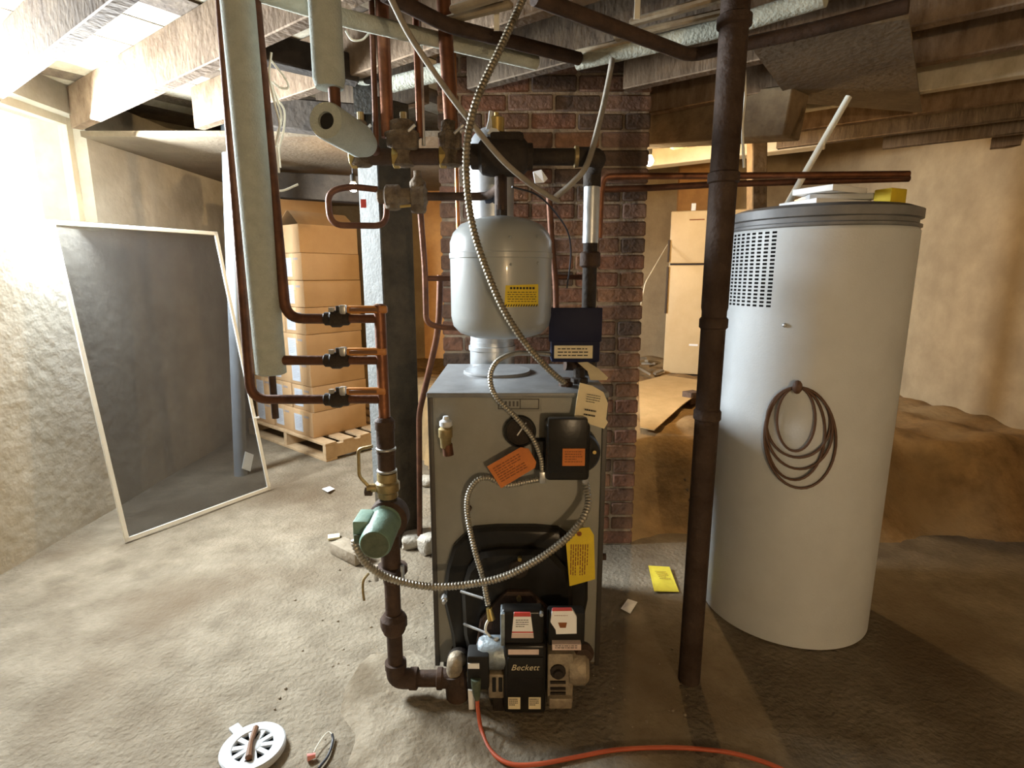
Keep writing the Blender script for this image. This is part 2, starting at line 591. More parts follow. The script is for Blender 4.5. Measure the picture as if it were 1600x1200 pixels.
def cut_joist(x, y):
    return (-0.40 < x < 0.68 and 2.58 < y < 3.15) or (x > HX0 - 0.02 and y > HY0 - 0.02) or (x < -0.30 and y > 3.22) or x < WALL_X - 0.02 or x > 3.12 or y < -2.32 or y > 6.32


for k in range(-44, 45):
    c = CEN + JD * (k * 0.156)
    me = (me_a, me_b, me_c, me_b, me_a)[rnd.randrange(5)]
    for u0, u1 in runs(c, KD, 7.5, cut_board):
        m_ = c + KD * ((u0 + u1) / 2)
        piece('board', me, (m_.x, m_.y, 2.352 + rnd.uniform(-.004, .004)), ceil, (0, 0, JR + math.pi / 2), ((u1 - u0) / 9.0, 1, 1))
mb = MB()
mb.span(-2.7, HX0, -2.7, 6.7, 2.40, 2.44).span(HX0, 3.45, -2.7, HY0, 2.40, 2.44)
obj('upper_floor', mb, 'joist', ceil)
mb = MB().span(HX0 - 0.05, 3.4, HY0 - 0.05, 6.6, 2.70, 2.74)
struct('ceiling_rear', mb, 'plaster')
struct('header_beam', MB().span(HX0 - 0.05, 3.4, HY0 - 0.06, HY0 - 0.02, 2.32, 2.70).span(HX0 - 0.06, HX0 - 0.02, HY0 - 0.06, 6.6, 2.36, 2.70), 'dark_beam_shade')  # riser coloured near-black to stand in for the shadowed ceiling void
struct('ceiling_panel', MB().span(WALL_X, -0.32, 3.24, 6.3, 2.10, 2.13), 'plaster')
jm = {}
for mm in ('joist', 'joist_grey', 'board_pale'):
    me = MB().box((0, 0, 0), (9.0, 0.055, 0.205), bev=0.004, seg=1).mesh('joist', (0, 0, 0))
    me.materials.append(M[mm])
    jm[mm] = me
kinds = ['joist', 'joist_grey', 'joist', 'joist', 'board_pale', 'joist', 'joist_grey', 'joist_grey', 'joist']
for k in range(-9, 12):
    c = V((0.0, 1.95, 0)) + KD * (k * 0.40)
    for u0, u1 in runs(c, JD, 7.0, cut_joist):      # framed off around the chimney
        m_ = c + JD * ((u0 + u1) / 2)
        piece('joist', jm[kinds[k % 9]], (m_.x, m_.y, 2.235), ceil, (0, 0, JR), ((u1 - u0) / 9.0, 1, 1))


def timber(name, a, b, w, h, m, label=None):
    """a squared timber between two points"""
    a, b = V(a), V(b)
    d = (b - a)
    rz = math.atan2(d.y, d.x)
    pitch = -math.asin(d.z / d.length)
    R = Matrix.Rotation(rz, 3, 'Z') @ Matrix.Rotation(pitch, 3, 'Y')
    return struct(name, MB().box((a + b) / 2, (d.length, w, h), R=R, bev=0.006, seg=1), m)


# girders under the joists, right rear and left rear
g0 = P(985, 200, 3.3)
timber('girder', g0 + V((-0.05, 0.03, 0)), P(1245, 177, 2.55), 0.15, 0.20, 'old_beam')
timber('girder', P(430, 290, 4.2), P(640, 302, 3.9), 0.16, 0.17, 'dark_beam_shade')
timber('girder', P(395, 176, 2.86), P(572, 192, 2.66), 0.12, 0.13, 'dark_beam_shade')
timber('girder', P(405, 75, 2.3), P(560, 112, 2.45), 0.08, 0.10, 'dark_beam_shade')
# whitewashed sill on the far wall and the parged wall below it
timber('sill_beam', P(985, 251, 4.9), P(1290, 213, 4.15), 0.14, 0.15, 'white_paint')
struct('plank_post', MB().pbox(1055, 246, 1100, 560, 5.9, 5.95), 'plank_orange')
struct('plank_post', MB().pbox(660, 262, 693, 560, 5.2, 5.26), 'plank_orange')
timber('timber_post', P(1181, 560, 3.35), P(1183, 180, 3.35), 0.085, 0.085, 'old_beam')

pan = [PZ(x, y, 2.115) for x, y in ((1172, 72), (1250, 52), (1420, 30), (1440, 176), (1236, 160))]
struct('ceiling_panel', MB().prism(pan, (0, 0, 0.012)), 'plaster')

for k, (a_, b_) in enumerate((((960, 60), (1140, 18)), ((870, 92), (990, 62)), ((985, 36), (1135, -6)), ((690, 34), (800, 6)), ((705, 16), (790, -10)))):
    timber('trim_%d' % (k + 1), PZ(*a_, 2.118), PZ(*b_, 2.118), 0.03, 0.02, 'board')
# brick chimney
CX0, CX1, CY0, CY1 = P(691, 500, 2.64).x, P(1003, 500, 2.64).x, 2.64, 3.09
ch = bpy.data.objects.new('chimney', None)
COL.objects.link(ch)
ch.location = ((CX0 + CX1) / 2, (CY0 + CY1) / 2, 0)
WL['chimney'] = V(ch.location)
tag(ch, 'red brick chimney stack standing behind the boiler', 'chimney')
obj('mortar_core', MB().span(CX0 + 0.008, CX1 - 0.008, CY0 + 0.009, CY1 - 0.008, -0.02, 2.325), 'mortar', ch)
bmesh_by = {}


def brick_mesh(kind, i):
    if (kind, i) not in bmesh_by:
        size = {'s': (0.198, 0.095, 0.0655), 'h': (0.095, 0.095, 0.0655), 'd': (0.095, 0.198, 0.0655)}[kind]
        me = MB().box((0, 0, 0), size, bev=0.006, seg=1).mesh('brick', (0, 0, 0))
        me.materials.append(M['brick%d' % i])
        bmesh_by[(kind, i)] = me
    return bmesh_by[(kind, i)]


rb = random.Random(21)
nb = 0
CW = CX1 - CX0
for row in range(30):
    z = 0.036 + row * 0.0765
    x = CX0
    seq = ['h'] if row % 2 else ['s']
    w0 = 0.095 if row % 2 else 0.198
    lay = []
    while x < CX1 - 0.05:
        room = CX1 - x
        k = seq[0] if not lay else ('h' if (room < 0.21 or rb.random() < 0.22) else 's')
        w = 0.198 if k == 's' else 0.095
        if room - w < 0.05:
            w = room
        lay.append((k, x, w))
        x += w + 0.0105
    for k, x, w in lay:
        me = brick_mesh(k, rb.choices(range(5), (5, 5, 3, 3, 3))[0])
        base_w = 0.198 if k == 's' else 0.095
        piece('brick', me, (x + w / 2, CY0 + 0.047 + rb.uniform(-0.004, 0.004), z + rb.uniform(-.0025, .0025)), ch,
              (rb.uniform(-.02, .02), rb.uniform(-.012, .012), rb.uniform(-.015, .015)), (w / base_w, 1, 1))
        nb += 1
    for X, sgn in ((CX0 + 0.047, -1), (CX1 - 0.047, 1)):      # returns of the side walls
        y = CY0 + (0.105 if row % 2 else 0.12)
        for q in range(1):
            me = brick_mesh('d', rb.choices(range(5), (5, 5, 3, 3, 3))[0])
            piece('brick', me, (X + sgn * rb.uniform(-.003, .003), y + 0.1 + q * 0.21, z), ch, (0, 0, rb.uniform(-.01, .01)))
            nb += 1

# ================================================================== BOILER
FY = 1.705                      # plane of the front panel
BX0, BX1, BY1, BZ0, BZ1 = -0.262, 0.298, 2.27, 0.035, 0.992
boiler = thing('boiler', 'grey sheet steel boiler with a black cast door, in front of the chimney', 'boiler', ((BX0 + BX1) / 2, 1.99, 0))
obj('front_panel', MB().span(BX0 + 0.006, BX1 - 0.006, FY, FY + 0.016, BZ0, BZ1 - 0.012, 0.003), 'jacket', boiler)
for x, n in ((BX0, 'left'), (BX1, 'right')):
    s = 1 if n == 'left' else -1
    obj('side_panel', MB().span(x, x + s * 0.016, FY + 0.01, BY1, BZ0, BZ1 - 0.012, 0.002), 'jacket', boiler)
    obj('corner_trim', MB().span(x - s * 0.004, x + s * 0.012, FY - 0.006, FY + 0.02, BZ0 - 0.01, BZ1 - 0.016, 0.002), 'jacket_trim', boiler)
obj('back_panel', MB().span(BX0 + 0.01, BX1 - 0.01, BY1 - 0.02, BY1, BZ0, BZ1 - 0.012), 'jacket', boiler)
obj('base', MB().span(BX0 + 0.02, BX1 - 0.02, FY + 0.03, BY1 - 0.02, -0.004, 0.06), 'jacket_trim', boiler)
top = obj('top_panel', MB().span(BX0 - 0.006, BX1 + 0.006, FY - 0.008, BY1 + 0.01, BZ1 - 0.016, BZ1, 0.003), 'jacket_top', boiler, 'pale grey top of the jacket')
cc = P(777, 576, 2.09)
mb = MB().lathe((cc.x, 2.075, BZ1 - 0.002), (0, 0, 1), [(0.128, 0), (0.128, 0.008), (0.124, 0.012), (0.112, 0.010), (0.0, 0.010)], 40, cap=False)
obj('cleanout_cover', mb, 'jacket_top', top)
# name plate strip, embossed, unreadable in the photograph
pl = obj('name_plate', MB().pbox(774, 620, 846, 643, FY - 0.003, FY + 0.002, 0.001), 'jacket', boiler, 'embossed name plate')
mb = MB()
for (a, b, c, d) in ((778, 623, 842, 624.5), (778, 638, 842, 639.5), (778, 623, 779.5, 639), (841, 623, 842.5, 639), (812, 623, 813.5, 639)):
    mb.pbox(a, b, c, d, FY - 0.0042, FY)
for k in range(5):
    mb.pbox(783 + k * 6, 627, 786 + k * 6, 635, FY - 0.0042, FY)
obj('embossing', mb, 'jacket_trim', pl)
# dial gauge
g = P(812, 672, FY)
gz = g.z
dial = obj('dial_gauge', MB().lathe((g.x, FY + 0.002, gz), (0, -1, 0), [(0.050, 0), (0.052, 0.02), (0.049, 0.027), (0.044, 0.027), (0.043, 0.022), (0, 0.022)], 32, False),
           'black', boiler, 'black round temperature and pressure gauge')
obj('dial_face', MB().cyl((g.x, FY - 0.019, gz), (g.x, FY - 0.0215, gz), 0.042, seg=28), 'iron_dark', dial)
obj('needle', MB().box((g.x + 0.006, FY - 0.024, gz + 0.01), (0.004, 0.002, 0.05), R=Matrix.Rotation(0.6, 3, 'Y')), 'steel', dial)
# brass relief fitting on the left of the front
r0 = P(699, 668, FY)
rv = obj('drain_valve', MB().cyl((r0.x, FY, r0.z), (r0.x, FY - 0.055, r0.z), 0.017).lathe((r0.x, FY - 0.05, r0.z - 0.02), (0, 0, 1), [(0.016, -0.03), (0.018, 0), (0.022, 0.005), (0.022, 0.03), (0.014, 0.036)], 12),
         'brass_dull', boiler, 'brass valve with a white knob')
obj('knob', MB().lathe((r0.x + 0.002, FY - 0.05, r0.z + 0.014), (0, 0, 1), [(0.012, 0), (0.02, 0.006), (0.02, 0.02), (0.010, 0.026), (0.008, 0.036)], 10), 'plastic_white', rv)
obj('discharge_tube', MB().tube([(r0.x + 0.004, FY - 0.05, r0.z - 0.04), (r0.x + 0.008, FY - 0.05, r0.z - 0.075)], 0.0165, 14), 'copper_old', rv)
# small brown plug left of the door
p0 = P(733, 793, FY)
obj('plug', MB().cyl((p0.x, FY, p0.z), (p0.x, FY - 0.012, p0.z), 0.009, seg=8), 'iron', boiler)


def inset(poly, k, c):
    return [c + (p - c) * k for p in poly]


# cast iron swing door
DPX = [(741, 821), (776, 818), (836, 818), (871, 821), (890, 834), (905, 850), (914, 880), (917, 905), (917, 930), (906, 985), (900, 1028),
       (712, 1028), (707, 985), (695, 935), (696, 905), (700, 879), (709, 849), (724, 834)]
dp = [P(x, y, FY) for x, y in DPX]
dc = P(806, 930, FY)
door = obj('burner_door', MB().tiers([dp, [p + V((0, -0.022, 0)) for p in dp], [p + V((0, -0.032, 0)) for p in inset(dp, 0.955, dc)]]), 'black', boiler, 'black cast iron burner door')
IPX = [(752, 858), (780, 853), (835, 853), (862, 858), (884, 882), (893, 915), (890, 985), (880, 1022), (735, 1022), (726, 985), (722, 915), (732, 882)]
ip = [P(x, y, FY - 0.03) for x, y in IPX]
obj('inner_door', MB().tiers([ip, [p + V((0, -0.022, 0)) for p in ip], [p + V((0, -0.036, 0)) for p in inset(ip, 0.93, P(806, 940, FY - 0.03))]]), 'black', door)
b0 = P(695, 934, FY - 0.03)
obj('bolt', MB().cyl((b0.x, FY - 0.02, b0.z), (b0.x, FY - 0.045, b0.z), 0.011, seg=6).cyl((b0.x, FY - 0.04, b0.z), (b0.x, FY - 0.06, b0.z), 0.006), 'steel', door)
b0 = P(812, 871, FY - 0.066)
obj('bolt', MB().cyl((b0.x, FY - 0.06, b0.z), (b0.x, FY - 0.082, b0.z), 0.007, seg=6), 'brass', door)
b0 = P(810, 889, FY - 0.066)
obj('peep_cover', MB().lathe((b0.x, FY - 0.062, b0.z), (0, -1, 0), [(0.033, 0), (0.033, 0.006), (0.028, 0.011), (0, 0.011)], 24, False), 'iron_dark', door)
# lower left tapping of the boiler
t0 = P(718, 1030, 1.66)
obj('return_tapping', MB().lathe((t0.x, 1.70, t0.z), (0, -1, 0), [(0.034, 0), (0.034, 0.03), (0.041, 0.032), (0.041, 0.06), (0.03, 0.062)], 18), 'iron_dark', boiler)
w0 = P(884, 600, 1.81)
obj('cable_connector', MB().lathe((w0.x, 1.81, BZ1 - 0.003), (0, 0, 1), [(0.024, 0), (0.024, 0.014), (0.016, 0.018), (0.016, 0.03)], 8), 'iron', boiler)
w0 = P(905, 592, 1.86)
obj('relief_fitting', MB().lathe((w0.x, 1.86, BZ1 - 0.003), (0, 0, 1), [(0.03, 0), (0.03, 0.02), (0.02, 0.024), (0.02, 0.05), (0.012, 0.056)], 8), 'iron_dark', boiler)
# right side bolt/handle
h0 = P(947, 872, FY + 0.02)
obj('door_pin', MB().cyl((BX1 - 0.002, FY + 0.03, h0.z), (BX1 + 0.02, FY + 0.03, h0.z), 0.012, seg=10), 'iron', boiler)

# ================================================================== OIL BURNER
BY = 1.50                       # front of the burner housing
burner = thing('oil_burner', 'black oil burner bolted to the boiler door, its fan housing near the floor', 'burner', (P(820, 1080, 1.5).x, 1.56, 0))
mbf = [P(x, y, 1.636) for x, y in [(792, 921), (828, 921), (842, 934), (872, 960), (880, 1020), (742, 1020), (750, 965), (776, 936)]]
obj('mounting_flange', MB().tiers([mbf, [p + V((0, -0.014, 0)) for p in mbf], [p + V((0, -0.018, 0)) for p in inset(mbf, 0.96, P(808, 975, 1.636))]]), 'iron', burner)
b0 = P(811, 933, 1.62)
obj('flange_nut', MB().cyl((b0.x, 1.622, b0.z), (b0.x, 1.606, b0.z), 0.009, seg=6), 'brass_dull', burner)
a = P(817, 1030, 1.53)
obj('air_tube', MB().cyl((a.x, 1.63, a.z + 0.02), (a.x, BY + 0.06, a.z + 0.02), 0.052, seg=24), 'iron_dark', burner)
hs = obj('fan_housing', MB().pbox(787, 1008, 853, 1116, BY, BY + 0.10, 0.012, 3), 'black', burner, 'glossy black fan housing')
pb = obj('badge', MB().pbox(793, 1028, 849, 1060, BY - 0.006, BY + 0.01, 0.004), 'black_matte', hs, 'badge plate with a script name')
txt = bpy.data.curves.new('badge_lettering', 'FONT')
txt.body = 'Beckett'
txt.shear = 0.32
txt.extrude = 0.0006
txt.size = 1.0
txt.offset = -0.012
txt.align_x, txt.align_y = 'CENTER', 'CENTER'
to = bpy.data.objects.new('badge_lettering', txt)
COL.objects.link(to)
bpy.context.view_layer.update()
tme = bpy.data.meshes.new_from_object(to.evaluated_get(bpy.context.evaluated_depsgraph_get()))
bpy.data.objects.remove(to)
wspan = max(v.co.x for v in tme.vertices) - min(v.co.x for v in tme.vertices)
ts = (P(841, 1044, BY).x - P(797, 1044, BY).x) / wspan
tme.materials.append(M['cream'])
lo = bpy.data.objects.new('lettering', tme)
COL.objects.link(lo)
lo.parent = hs
lo.rotation_euler = (math.pi / 2, 0, 0)
lo.scale = (ts, ts, 1)
lo.location = P(820, 1043.5, BY - 0.0065) - WL[hs.name]
obj('rating_strip', MB().pbox(794, 1015, 842, 1023, BY - 0.002, BY + 0.004), 'pink_label', hs, 'narrow pale label strip')
for a in (794, 826):
    s_ = obj('sticker', MB().pbox(a, 1090, a + 19, 1108, BY - 0.002, BY + 0.004), 'cream', hs, 'small square cream sticker')
    O = P(a, 1090, BY - 0.0025)
    print_on(hs, O, V((1, 0, 0)), V((0, 0, -1)), 0.034, 0.032, 4, 'ink', seed=a, off=0.0)
# ignition transformer on top of the housing, leaning back
tr = obj('ignitor_box', MB().pbox(783, 955, 850, 1008, BY + 0.005, BY + 0.055, 0.012, 3), 'black', burner, 'black igniter box with a red and white label')
tl = [P(x, y, BY + 0.003) for x, y in [(803, 958), (829, 958), (834, 997), (799, 997)]]
lb = obj('igniter_label', MB().prism(tl, (0, 0.006, 0)), 'white_label', tr)
obj('igniter_label_band', MB().prism([P(x, y, BY + 0.0025) for x, y in [(803.5, 957.5), (828.5, 957.5), (829.5, 963.5), (802.5, 963.5)]], (0, 0.005, 0)), 'red_label', tr)
obj('igniter_label_band', MB().prism([P(x, y, BY + 0.0025) for x, y in [(800, 987), (833, 987), (833.3, 989), (799.8, 989)]], (0, 0.005, 0)), 'red_label', tr)
obj('igniter_label_band', MB().prism([P(x, y, BY + 0.0025) for x, y in [(799.8, 990), (833.3, 990), (834, 997), (799, 997)]], (0, 0.005, 0)), 'pink_label', tr)
print_on(tr, P(804, 966, BY + 0.0028), V((1, 0, 0)), V((0, 0, -1)), 0.046, 0.034, 4, 'ink', 0.45, 5, 0.0)
obj('hinge_bracket', MB().pbox(782, 960, 789, 1010, BY - 0.004, BY + 0.05, 0.003), 'motor_silver', tr)
b0 = P(846, 960, BY)
obj('screw', MB().cyl((b0.x, BY + 0.01, b0.z), (b0.x, BY - 0.004, b0.z), 0.006, seg=8), 'steel', tr)
# primary control
pc = obj('primary_control', MB().pbox(856, 958, 914, 1010, BY + 0.02, BY + 0.065, 0.008), 'black_matte', burner, 'black primary control with a white label')
wl = [P(x, y, BY + 0.012) for x, y in [(863, 954), (894, 953), (901, 964), (901, 990), (869, 991), (868, 984), (860, 972)]]
wlab = obj('cover_label', MB().prism(wl, (0, 0.012, 0)), 'white_label', pc)
obj('label_stripe', MB().prism([P(x, y, BY + 0.0115) for x, y in [(864, 952.5), (893, 952), (894.5, 954.5), (862.5, 955)]], (0, 0.01, 0)), 'red_label', pc)
obj('reset_window', MB().prism([P(x, y, BY + 0.011) for x, y in [(872, 973), (886, 973), (884, 981), (875, 981)]], (0, 0.01, 0)), 'ink_brown', pc)
print_on(pc, P(864, 960, BY + 0.0115), V((1, 0, 0)), V((0, 0, -1)), 0.05, 0.008, 1, 'ink_brown', 0.3, 3, 0.0)
obj('label_strip', MB().pbox(863, 1007, 908, 1016, BY - 0.001, BY + 0.03), 'pink_label', pc)
print_on(pc, P(864, 1007, BY - 0.0015), V((1, 0, 0)), V((0, 0, -1)), 0.08, 0.016, 2, 'ink', 0.5, 9, 0.0)
# fuel pump on the right
a0, a1 = P(855, 1060, BY), P(918, 1060, BY)
fp = obj('fuel_pump', MB().pbox(855, 1022, 896, 1104, BY + 0.005, BY + 0.09, 0.008), 'pump_metal', burner, 'dull cast metal fuel pump')
obj('pump_motor', MB().lathe((P(900, 1056, BY).x, BY + 0.055, P(900, 1056, BY).z), (1, 0, 0), [(0.058, -0.02), (0.062, 0), (0.062, 0.03), (0.05, 0.042), (0.02, 0.044)], 28), 'pump_metal', burner)
b0 = P(872, 1050, BY)
obj('pump_cap', MB().lathe((b0.x, BY + 0.01, b0.z), (0, -1, 0), [(0.024, 0), (0.024, 0.012), (0.014, 0.014), (0.014, 0.026), (0.008, 0.028)], 14), 'iron_dark', fp)
for y in (1066, 1076, 1083):
    mbx = MB().pbox(860, y, 884, y + 3, BY - 0.002, BY + 0.01)
    obj('rib', mbx, 'iron_dark', fp)
obj('pump_foot', MB().pbox(858, 1092, 894, 1108, BY - 0.01, BY + 0.05, 0.004), 'pump_metal', fp)
b0 = P(912, 1025, BY + 0.03)
obj('coupling_disc', MB().lathe((b0.x, BY + 0.06, b0.z), (0, -1, 0), [(0.03, 0), (0.034, 0.02), (0.026, 0.035), (0, 0.037)], 18, False), 'iron', burner)
# motor and plug on the left
m0 = P(770, 1036, BY)
obj('blower_motor', MB().lathe((P(790, 1036, BY).x, BY + 0.05, m0.z), (-1, 0, 0), [(0.048, 0), (0.05, 0.015), (0.05, 0.07), (0.042, 0.085), (0.015, 0.095)], 28), 'motor_silver', burner, 'silver blower motor')
fin = obj('air_inlet', MB().pbox(763, 1054, 788, 1092, BY + 0.02, BY + 0.08, 0.006), 'pump_metal', burner, 'cast air inlet with two arched slots')
for a in (772, 782):
    obj('slot', MB().pbox(a - 3.2, 1059, a + 3.2, 1082, BY + 0.0175, BY + 0.03, 0.003, 2), 'bore', fin)
jb = obj('junction_box', MB().pbox(730, 1026, 764, 1078, BY - 0.01, BY + 0.05, 0.006), 'black_matte', burner, 'black plug and junction box')
obj('box_label', MB().pbox(731, 1037, 749, 1045, BY - 0.013, BY), 'white_label', jb)
pl0 = P(744, 1068, BY - 0.01)
obj('cord_plug', MB().tube([(pl0.x, BY - 0.014, pl0.z + 0.02), (pl0.x, BY - 0.016, pl0.z), (pl0.x + 0.002, BY - 0.016, pl0.z - 0.035), (pl0.x + 0.003, BY - 0.016, pl0.z - 0.05)], [0.016, 0.015, 0.011, 0.008], 14), 'green_dark', jb)
obj('foot_strap', MB().prism([P(x, y, BY + 0.02) for x, y in [(731, 1078), (741, 1080), (742, 1118), (733, 1116)]], (0, 0.004, 0)), 'white_label', burner)
obj('pedestal', MB().pbox(770, 1088, 800, 1112, BY + 0.03, BY + 0.09, 0.004).pbox(800, 1112, 850, 1119, BY + 0.02, BY + 0.10), 'iron_dark', burner)
# bright tubes and wiring left of the burner
for pts in ([(720, 924, 1.63), (755, 935, 1.58)], [(725, 975, 1.63), (762, 990, 1.57)]):
    obj('oil_tube', MB().tube(PP(*pts), 0.0042, 8), 'steel', burner)
obj('wire_connector', MB().tube(PP((764, 950, 1.57), (768, 968, 1.565)), [0.009, 0.013], 10), 'brass', burner)
obj('lead_wire', MB().tube(smooth_path(PP((766, 965, 1.566), (760, 975, 1.562), (759, 986, 1.56), (766, 995, 1.56))), 0.004, 6), 'wire_white', burner)
obj('copper_line', MB().tube(smooth_path(PP((733, 1016, 1.60), (738, 1021, 1.58), (760, 1021, 1.56), (785, 1019, 1.54))), 0.0035, 8), 'copper_bright', burner)
obj('nozzle_stem', MB().tube(PP((775, 998, 1.545), (779, 1026, 1.54)), [0.009, 0.012], 10), 'pump_metal', burner)

# ================================================================== AQUASTAT, TAGS, ARMOURED CABLES ON THE FRONT
aq = thing('aquastat', 'black control box with an orange sticker, mounted on the boiler front', 'control', (P(890, 750, FY).x, FY - 0.05, P(890, 752, FY).z))
obj('housing', MB().pbox(853, 662, 922, 752, 1.615, FY, 0.012, 3), 'black', aq)
obj('cover', MB().pbox(856, 654, 918, 740, 1.602, 1.63, 0.006, 2), 'black', aq)
c0 = P(905, 708, 1.63)
obj('round_side', MB().lathe((c0.x, FY - 0.002, c0.z), (0, -1, 0), [(0.066, 0), (0.066, 0.07), (0.06, 0.078), (0, 0.078)], 28, False), 'black', aq)
st = obj('sticker', MB().pbox(879, 701, 914, 728, 1.599, 1.604), 'orange', aq, 'orange sticker with small print')
print_on(st, P(880, 702, 1.5985), V((1, 0, 0)), V((0, 0, -1)), 0.063, 0.047, 5, 'ink_brown', seed=4, off=0.0)
obj('screw', MB().cyl(P(929, 707, 1.625), P(929, 707, 1.612), 0.006, seg=8), 'brass', aq)
for x in (848, 915):
    obj('cable_clamp', MB().pbox(x - 5, 738, x + 5, 756, 1.635, 1.665, 0.003), 'steel', aq)
obj('well_fitting', MB().pbox(836, 690, 856, 735, 1.66, FY, 0.004), 'black_matte', aq)


def hang_tag(name, corners, Y, m, label, rows, ink, seed, tilt=0.0, thick=0.0012, hole=None):
    pts = [P(x, y, Y + tilt * k) for k, (x, y) in enumerate(corners)]
    t = thing(name, label, 'tag', sum(pts, V((0, 0, 0))) / len(pts) - V((0, 0, 0.05)))
    card = obj('card', MB().prism(pts, (0, thick, 0)), m, t)
    U = (pts[1] - pts[0])
    W = (pts[-1] - pts[0])
    if rows:
        Un, Wn = U.normalized(), (W - U.normalized() * W.dot(U.normalized())).normalized()
        print_on(t, pts[0] + V((0, -0.0008, 0)), Un, Wn, U.length, W.length, rows, ink, seed=seed, off=0.0004)
    if hole:
        h = P(hole[0], hole[1], Y)
        obj('eyelet', MB().lathe((h.x, Y + 0.0005, h.z), (0, -1, 0), [(0.008, 0), (0.008, 0.002), (0.004, 0.003), (0.003, 0.001)], 12), 'ink_brown', t)
    return t


hang_tag('warning_tag', [(761, 729), (813, 699), (826, 701), (838, 722), (836, 731), (783, 763)], 1.640, 'orange', 'orange cardboard tag tied slantwise beside the black control box', 0, 'ink_brown', 2)
wt = bpy.data.objects['warning_tag']
O, U = P(764, 731, 1.639), (P(816, 701, 1.639) - P(764, 731, 1.639))
Un = U.normalized()
Wn = V((0, -1, 0)).cross(Un) * -1
Wn = Wn if Wn.z < 0 else -Wn
print_on(wt, O, Un, Wn, 0.112, 0.068, 7, 'ink_brown', seed=8, off=0.0)
yt = hang_tag('service_tag', [(884, 844), (898, 826), (921, 824), (928, 836), (930, 905), (890, 916)], 1.603, 'yellow', 'yellow cardboard tag hanging from the armoured cable over the burner door', 0, 'ink', 3, hole=(905, 834))
print_on(yt, P(888, 846, 1.602), V((0, 0, -1)), V((1, 0, 0)), 0.125, 0.07, 8, 'ink_brown', seed=5, off=0.0)
ct = thing('service_card', 'cream card with handwriting taped to the upper right corner of the boiler', 'tag', P(925, 668, 1.66))
cpts = [P(x, y, Y) for x, y, Y in [(906, 598, 1.69), (926, 603, 1.675), (943, 613, 1.665), (950, 630, 1.655), (947, 655, 1.648), (950, 660, 1.646), (944, 670, 1.644), (897, 655, 1.648), (901, 625, 1.66)]]
obj('card', MB().prism(cpts, (0, 0.0015, 0)), 'cream', ct)
print_on(ct, P(916, 612, 1.6585), V((1, 0, -0.18)).normalized(), V((-0.18, 0, -1)).normalized(), 0.05, 0.035, 4, 'ink', 0.4, 3, 0.004)
print_on(ct, P(913, 634, 1.649), V((1, 0, -0.18)).normalized(), V((-0.18, 0, -1)).normalized(), 0.042, 0.036, 2, 'ink', 0.5, 13, 0.004)
tag(obj('paper_card', MB().prism([P(x, y, Y) for x, y, Y in [(903, 567, 1.93), (918, 566, 1.93), (936, 577, 1.91), (950, 590, 1.90), (948, 594, 1.89), (922, 594, 1.88), (918, 580, 1.9)]], (0, 0.002, 0.001)), 'cream'),
    'torn tan card stuck behind the cream card, above the boiler top', 'tag')

armoured('armoured_cable', PP((870, 556, 1.985), (852, 553, 1.97), (828, 552, 1.88), (802, 553, 1.78), (776, 566, 1.70), (766, 590, 1.665), (775, 620, 1.66), (806, 652, 1.655), (832, 684, 1.65), (845, 715, 1.648), (848, 742, 1.65)), 0.0085, 'bx',
         'thin armoured cable looping over the boiler top down to the black control box')
armoured('armoured_cable', PP((848, 748, 1.655), (825, 752, 1.665), (790, 758, 1.67), (765, 747, 1.668), (745, 751, 1.66), (731, 775, 1.65), (731, 810, 1.642), (742, 860, 1.60), (755, 905, 1.585), (763, 946, 1.575)), 0.0092, 'bx',
         'armoured cable running down over the burner door to the burner')
armoured('armoured_cable', PP((915, 754, 1.65), (918, 770, 1.635), (919, 787, 1.615), (912, 808, 1.59), (897, 829, 1.575), (876, 849, 1.56), (838, 876, 1.545), (788, 901, 1.53), (735, 913, 1.52), (682, 917, 1.51), (640, 912, 1.50), (600, 900, 1.49), (572, 880, 1.485), (557, 856, 1.485), (554, 842, 1.49)), 0.0112, 'bx',
         'thick armoured cable sweeping from the control box across to the green pump', pitch=0.010)
armoured('armoured_cable', PP((820, -8, 1.72), (782, 75, 1.67), (747, 150, 1.635), (731, 215, 1.63), (729, 280, 1.645), (738, 350, 1.67), (756, 410, 1.68), (785, 480, 1.69), (820, 535, 1.71), (855, 575, 1.75), (884, 600, 1.80)), 0.0105, 'bx_old',
         'long armoured cable hanging from the ceiling past the grey expansion tank', pitch=0.011)

# ================================================================== RISER, RELAY BOX, FLUE
rs = thing('supply_riser', 'dark iron riser from the boiler top to the air separator line', 'pipe', (P(905, 590, 2.05).x, 2.05, BZ1))
rx = P(922, 400, 2.05).x
ztop, hz = P(922, 283, 2.05).z, P(850, 245, 1.92).z
obj('lower_pipe', MB().tube([(rx - 0.0, 2.05, BZ1 - 0.01), (rx, 2.05, P(922, 380, 2.05).z)], 0.026, 18), 'iron_dark', rs)
obj('coupling', MB().lathe((rx, 2.05, P(922, 418, 2.05).z), (0, 0, 1), [(0.03, 0), (0.037, 0.006), (0.037, 0.05), (0.03, 0.056)], 18), 'iron', rs)
obj('nickel_pipe', MB().tube([(rx, 2.05, P(922, 380, 2.05).z), (rx, 2.05, ztop)], 0.0285, 22), 'galv', rs, 'bright plated upper length')
obj('bushing', MB().lathe((rx, 2.05, BZ1 - 0.004), (0, 0, 1), [(0.05, 0), (0.05, 0.018), (0.036, 0.02), (0.036, 0.05), (0.027, 0.052)], 8), 'iron_dark', rs)
obj('tee_branch', MB().tube([(rx, 2.05, BZ1 + 0.03), (rx - 0.085, 2.03, BZ1 + 0.035)], 0.02, 12), 'iron', rs)
hz_r = P(905, 247, 1.92)
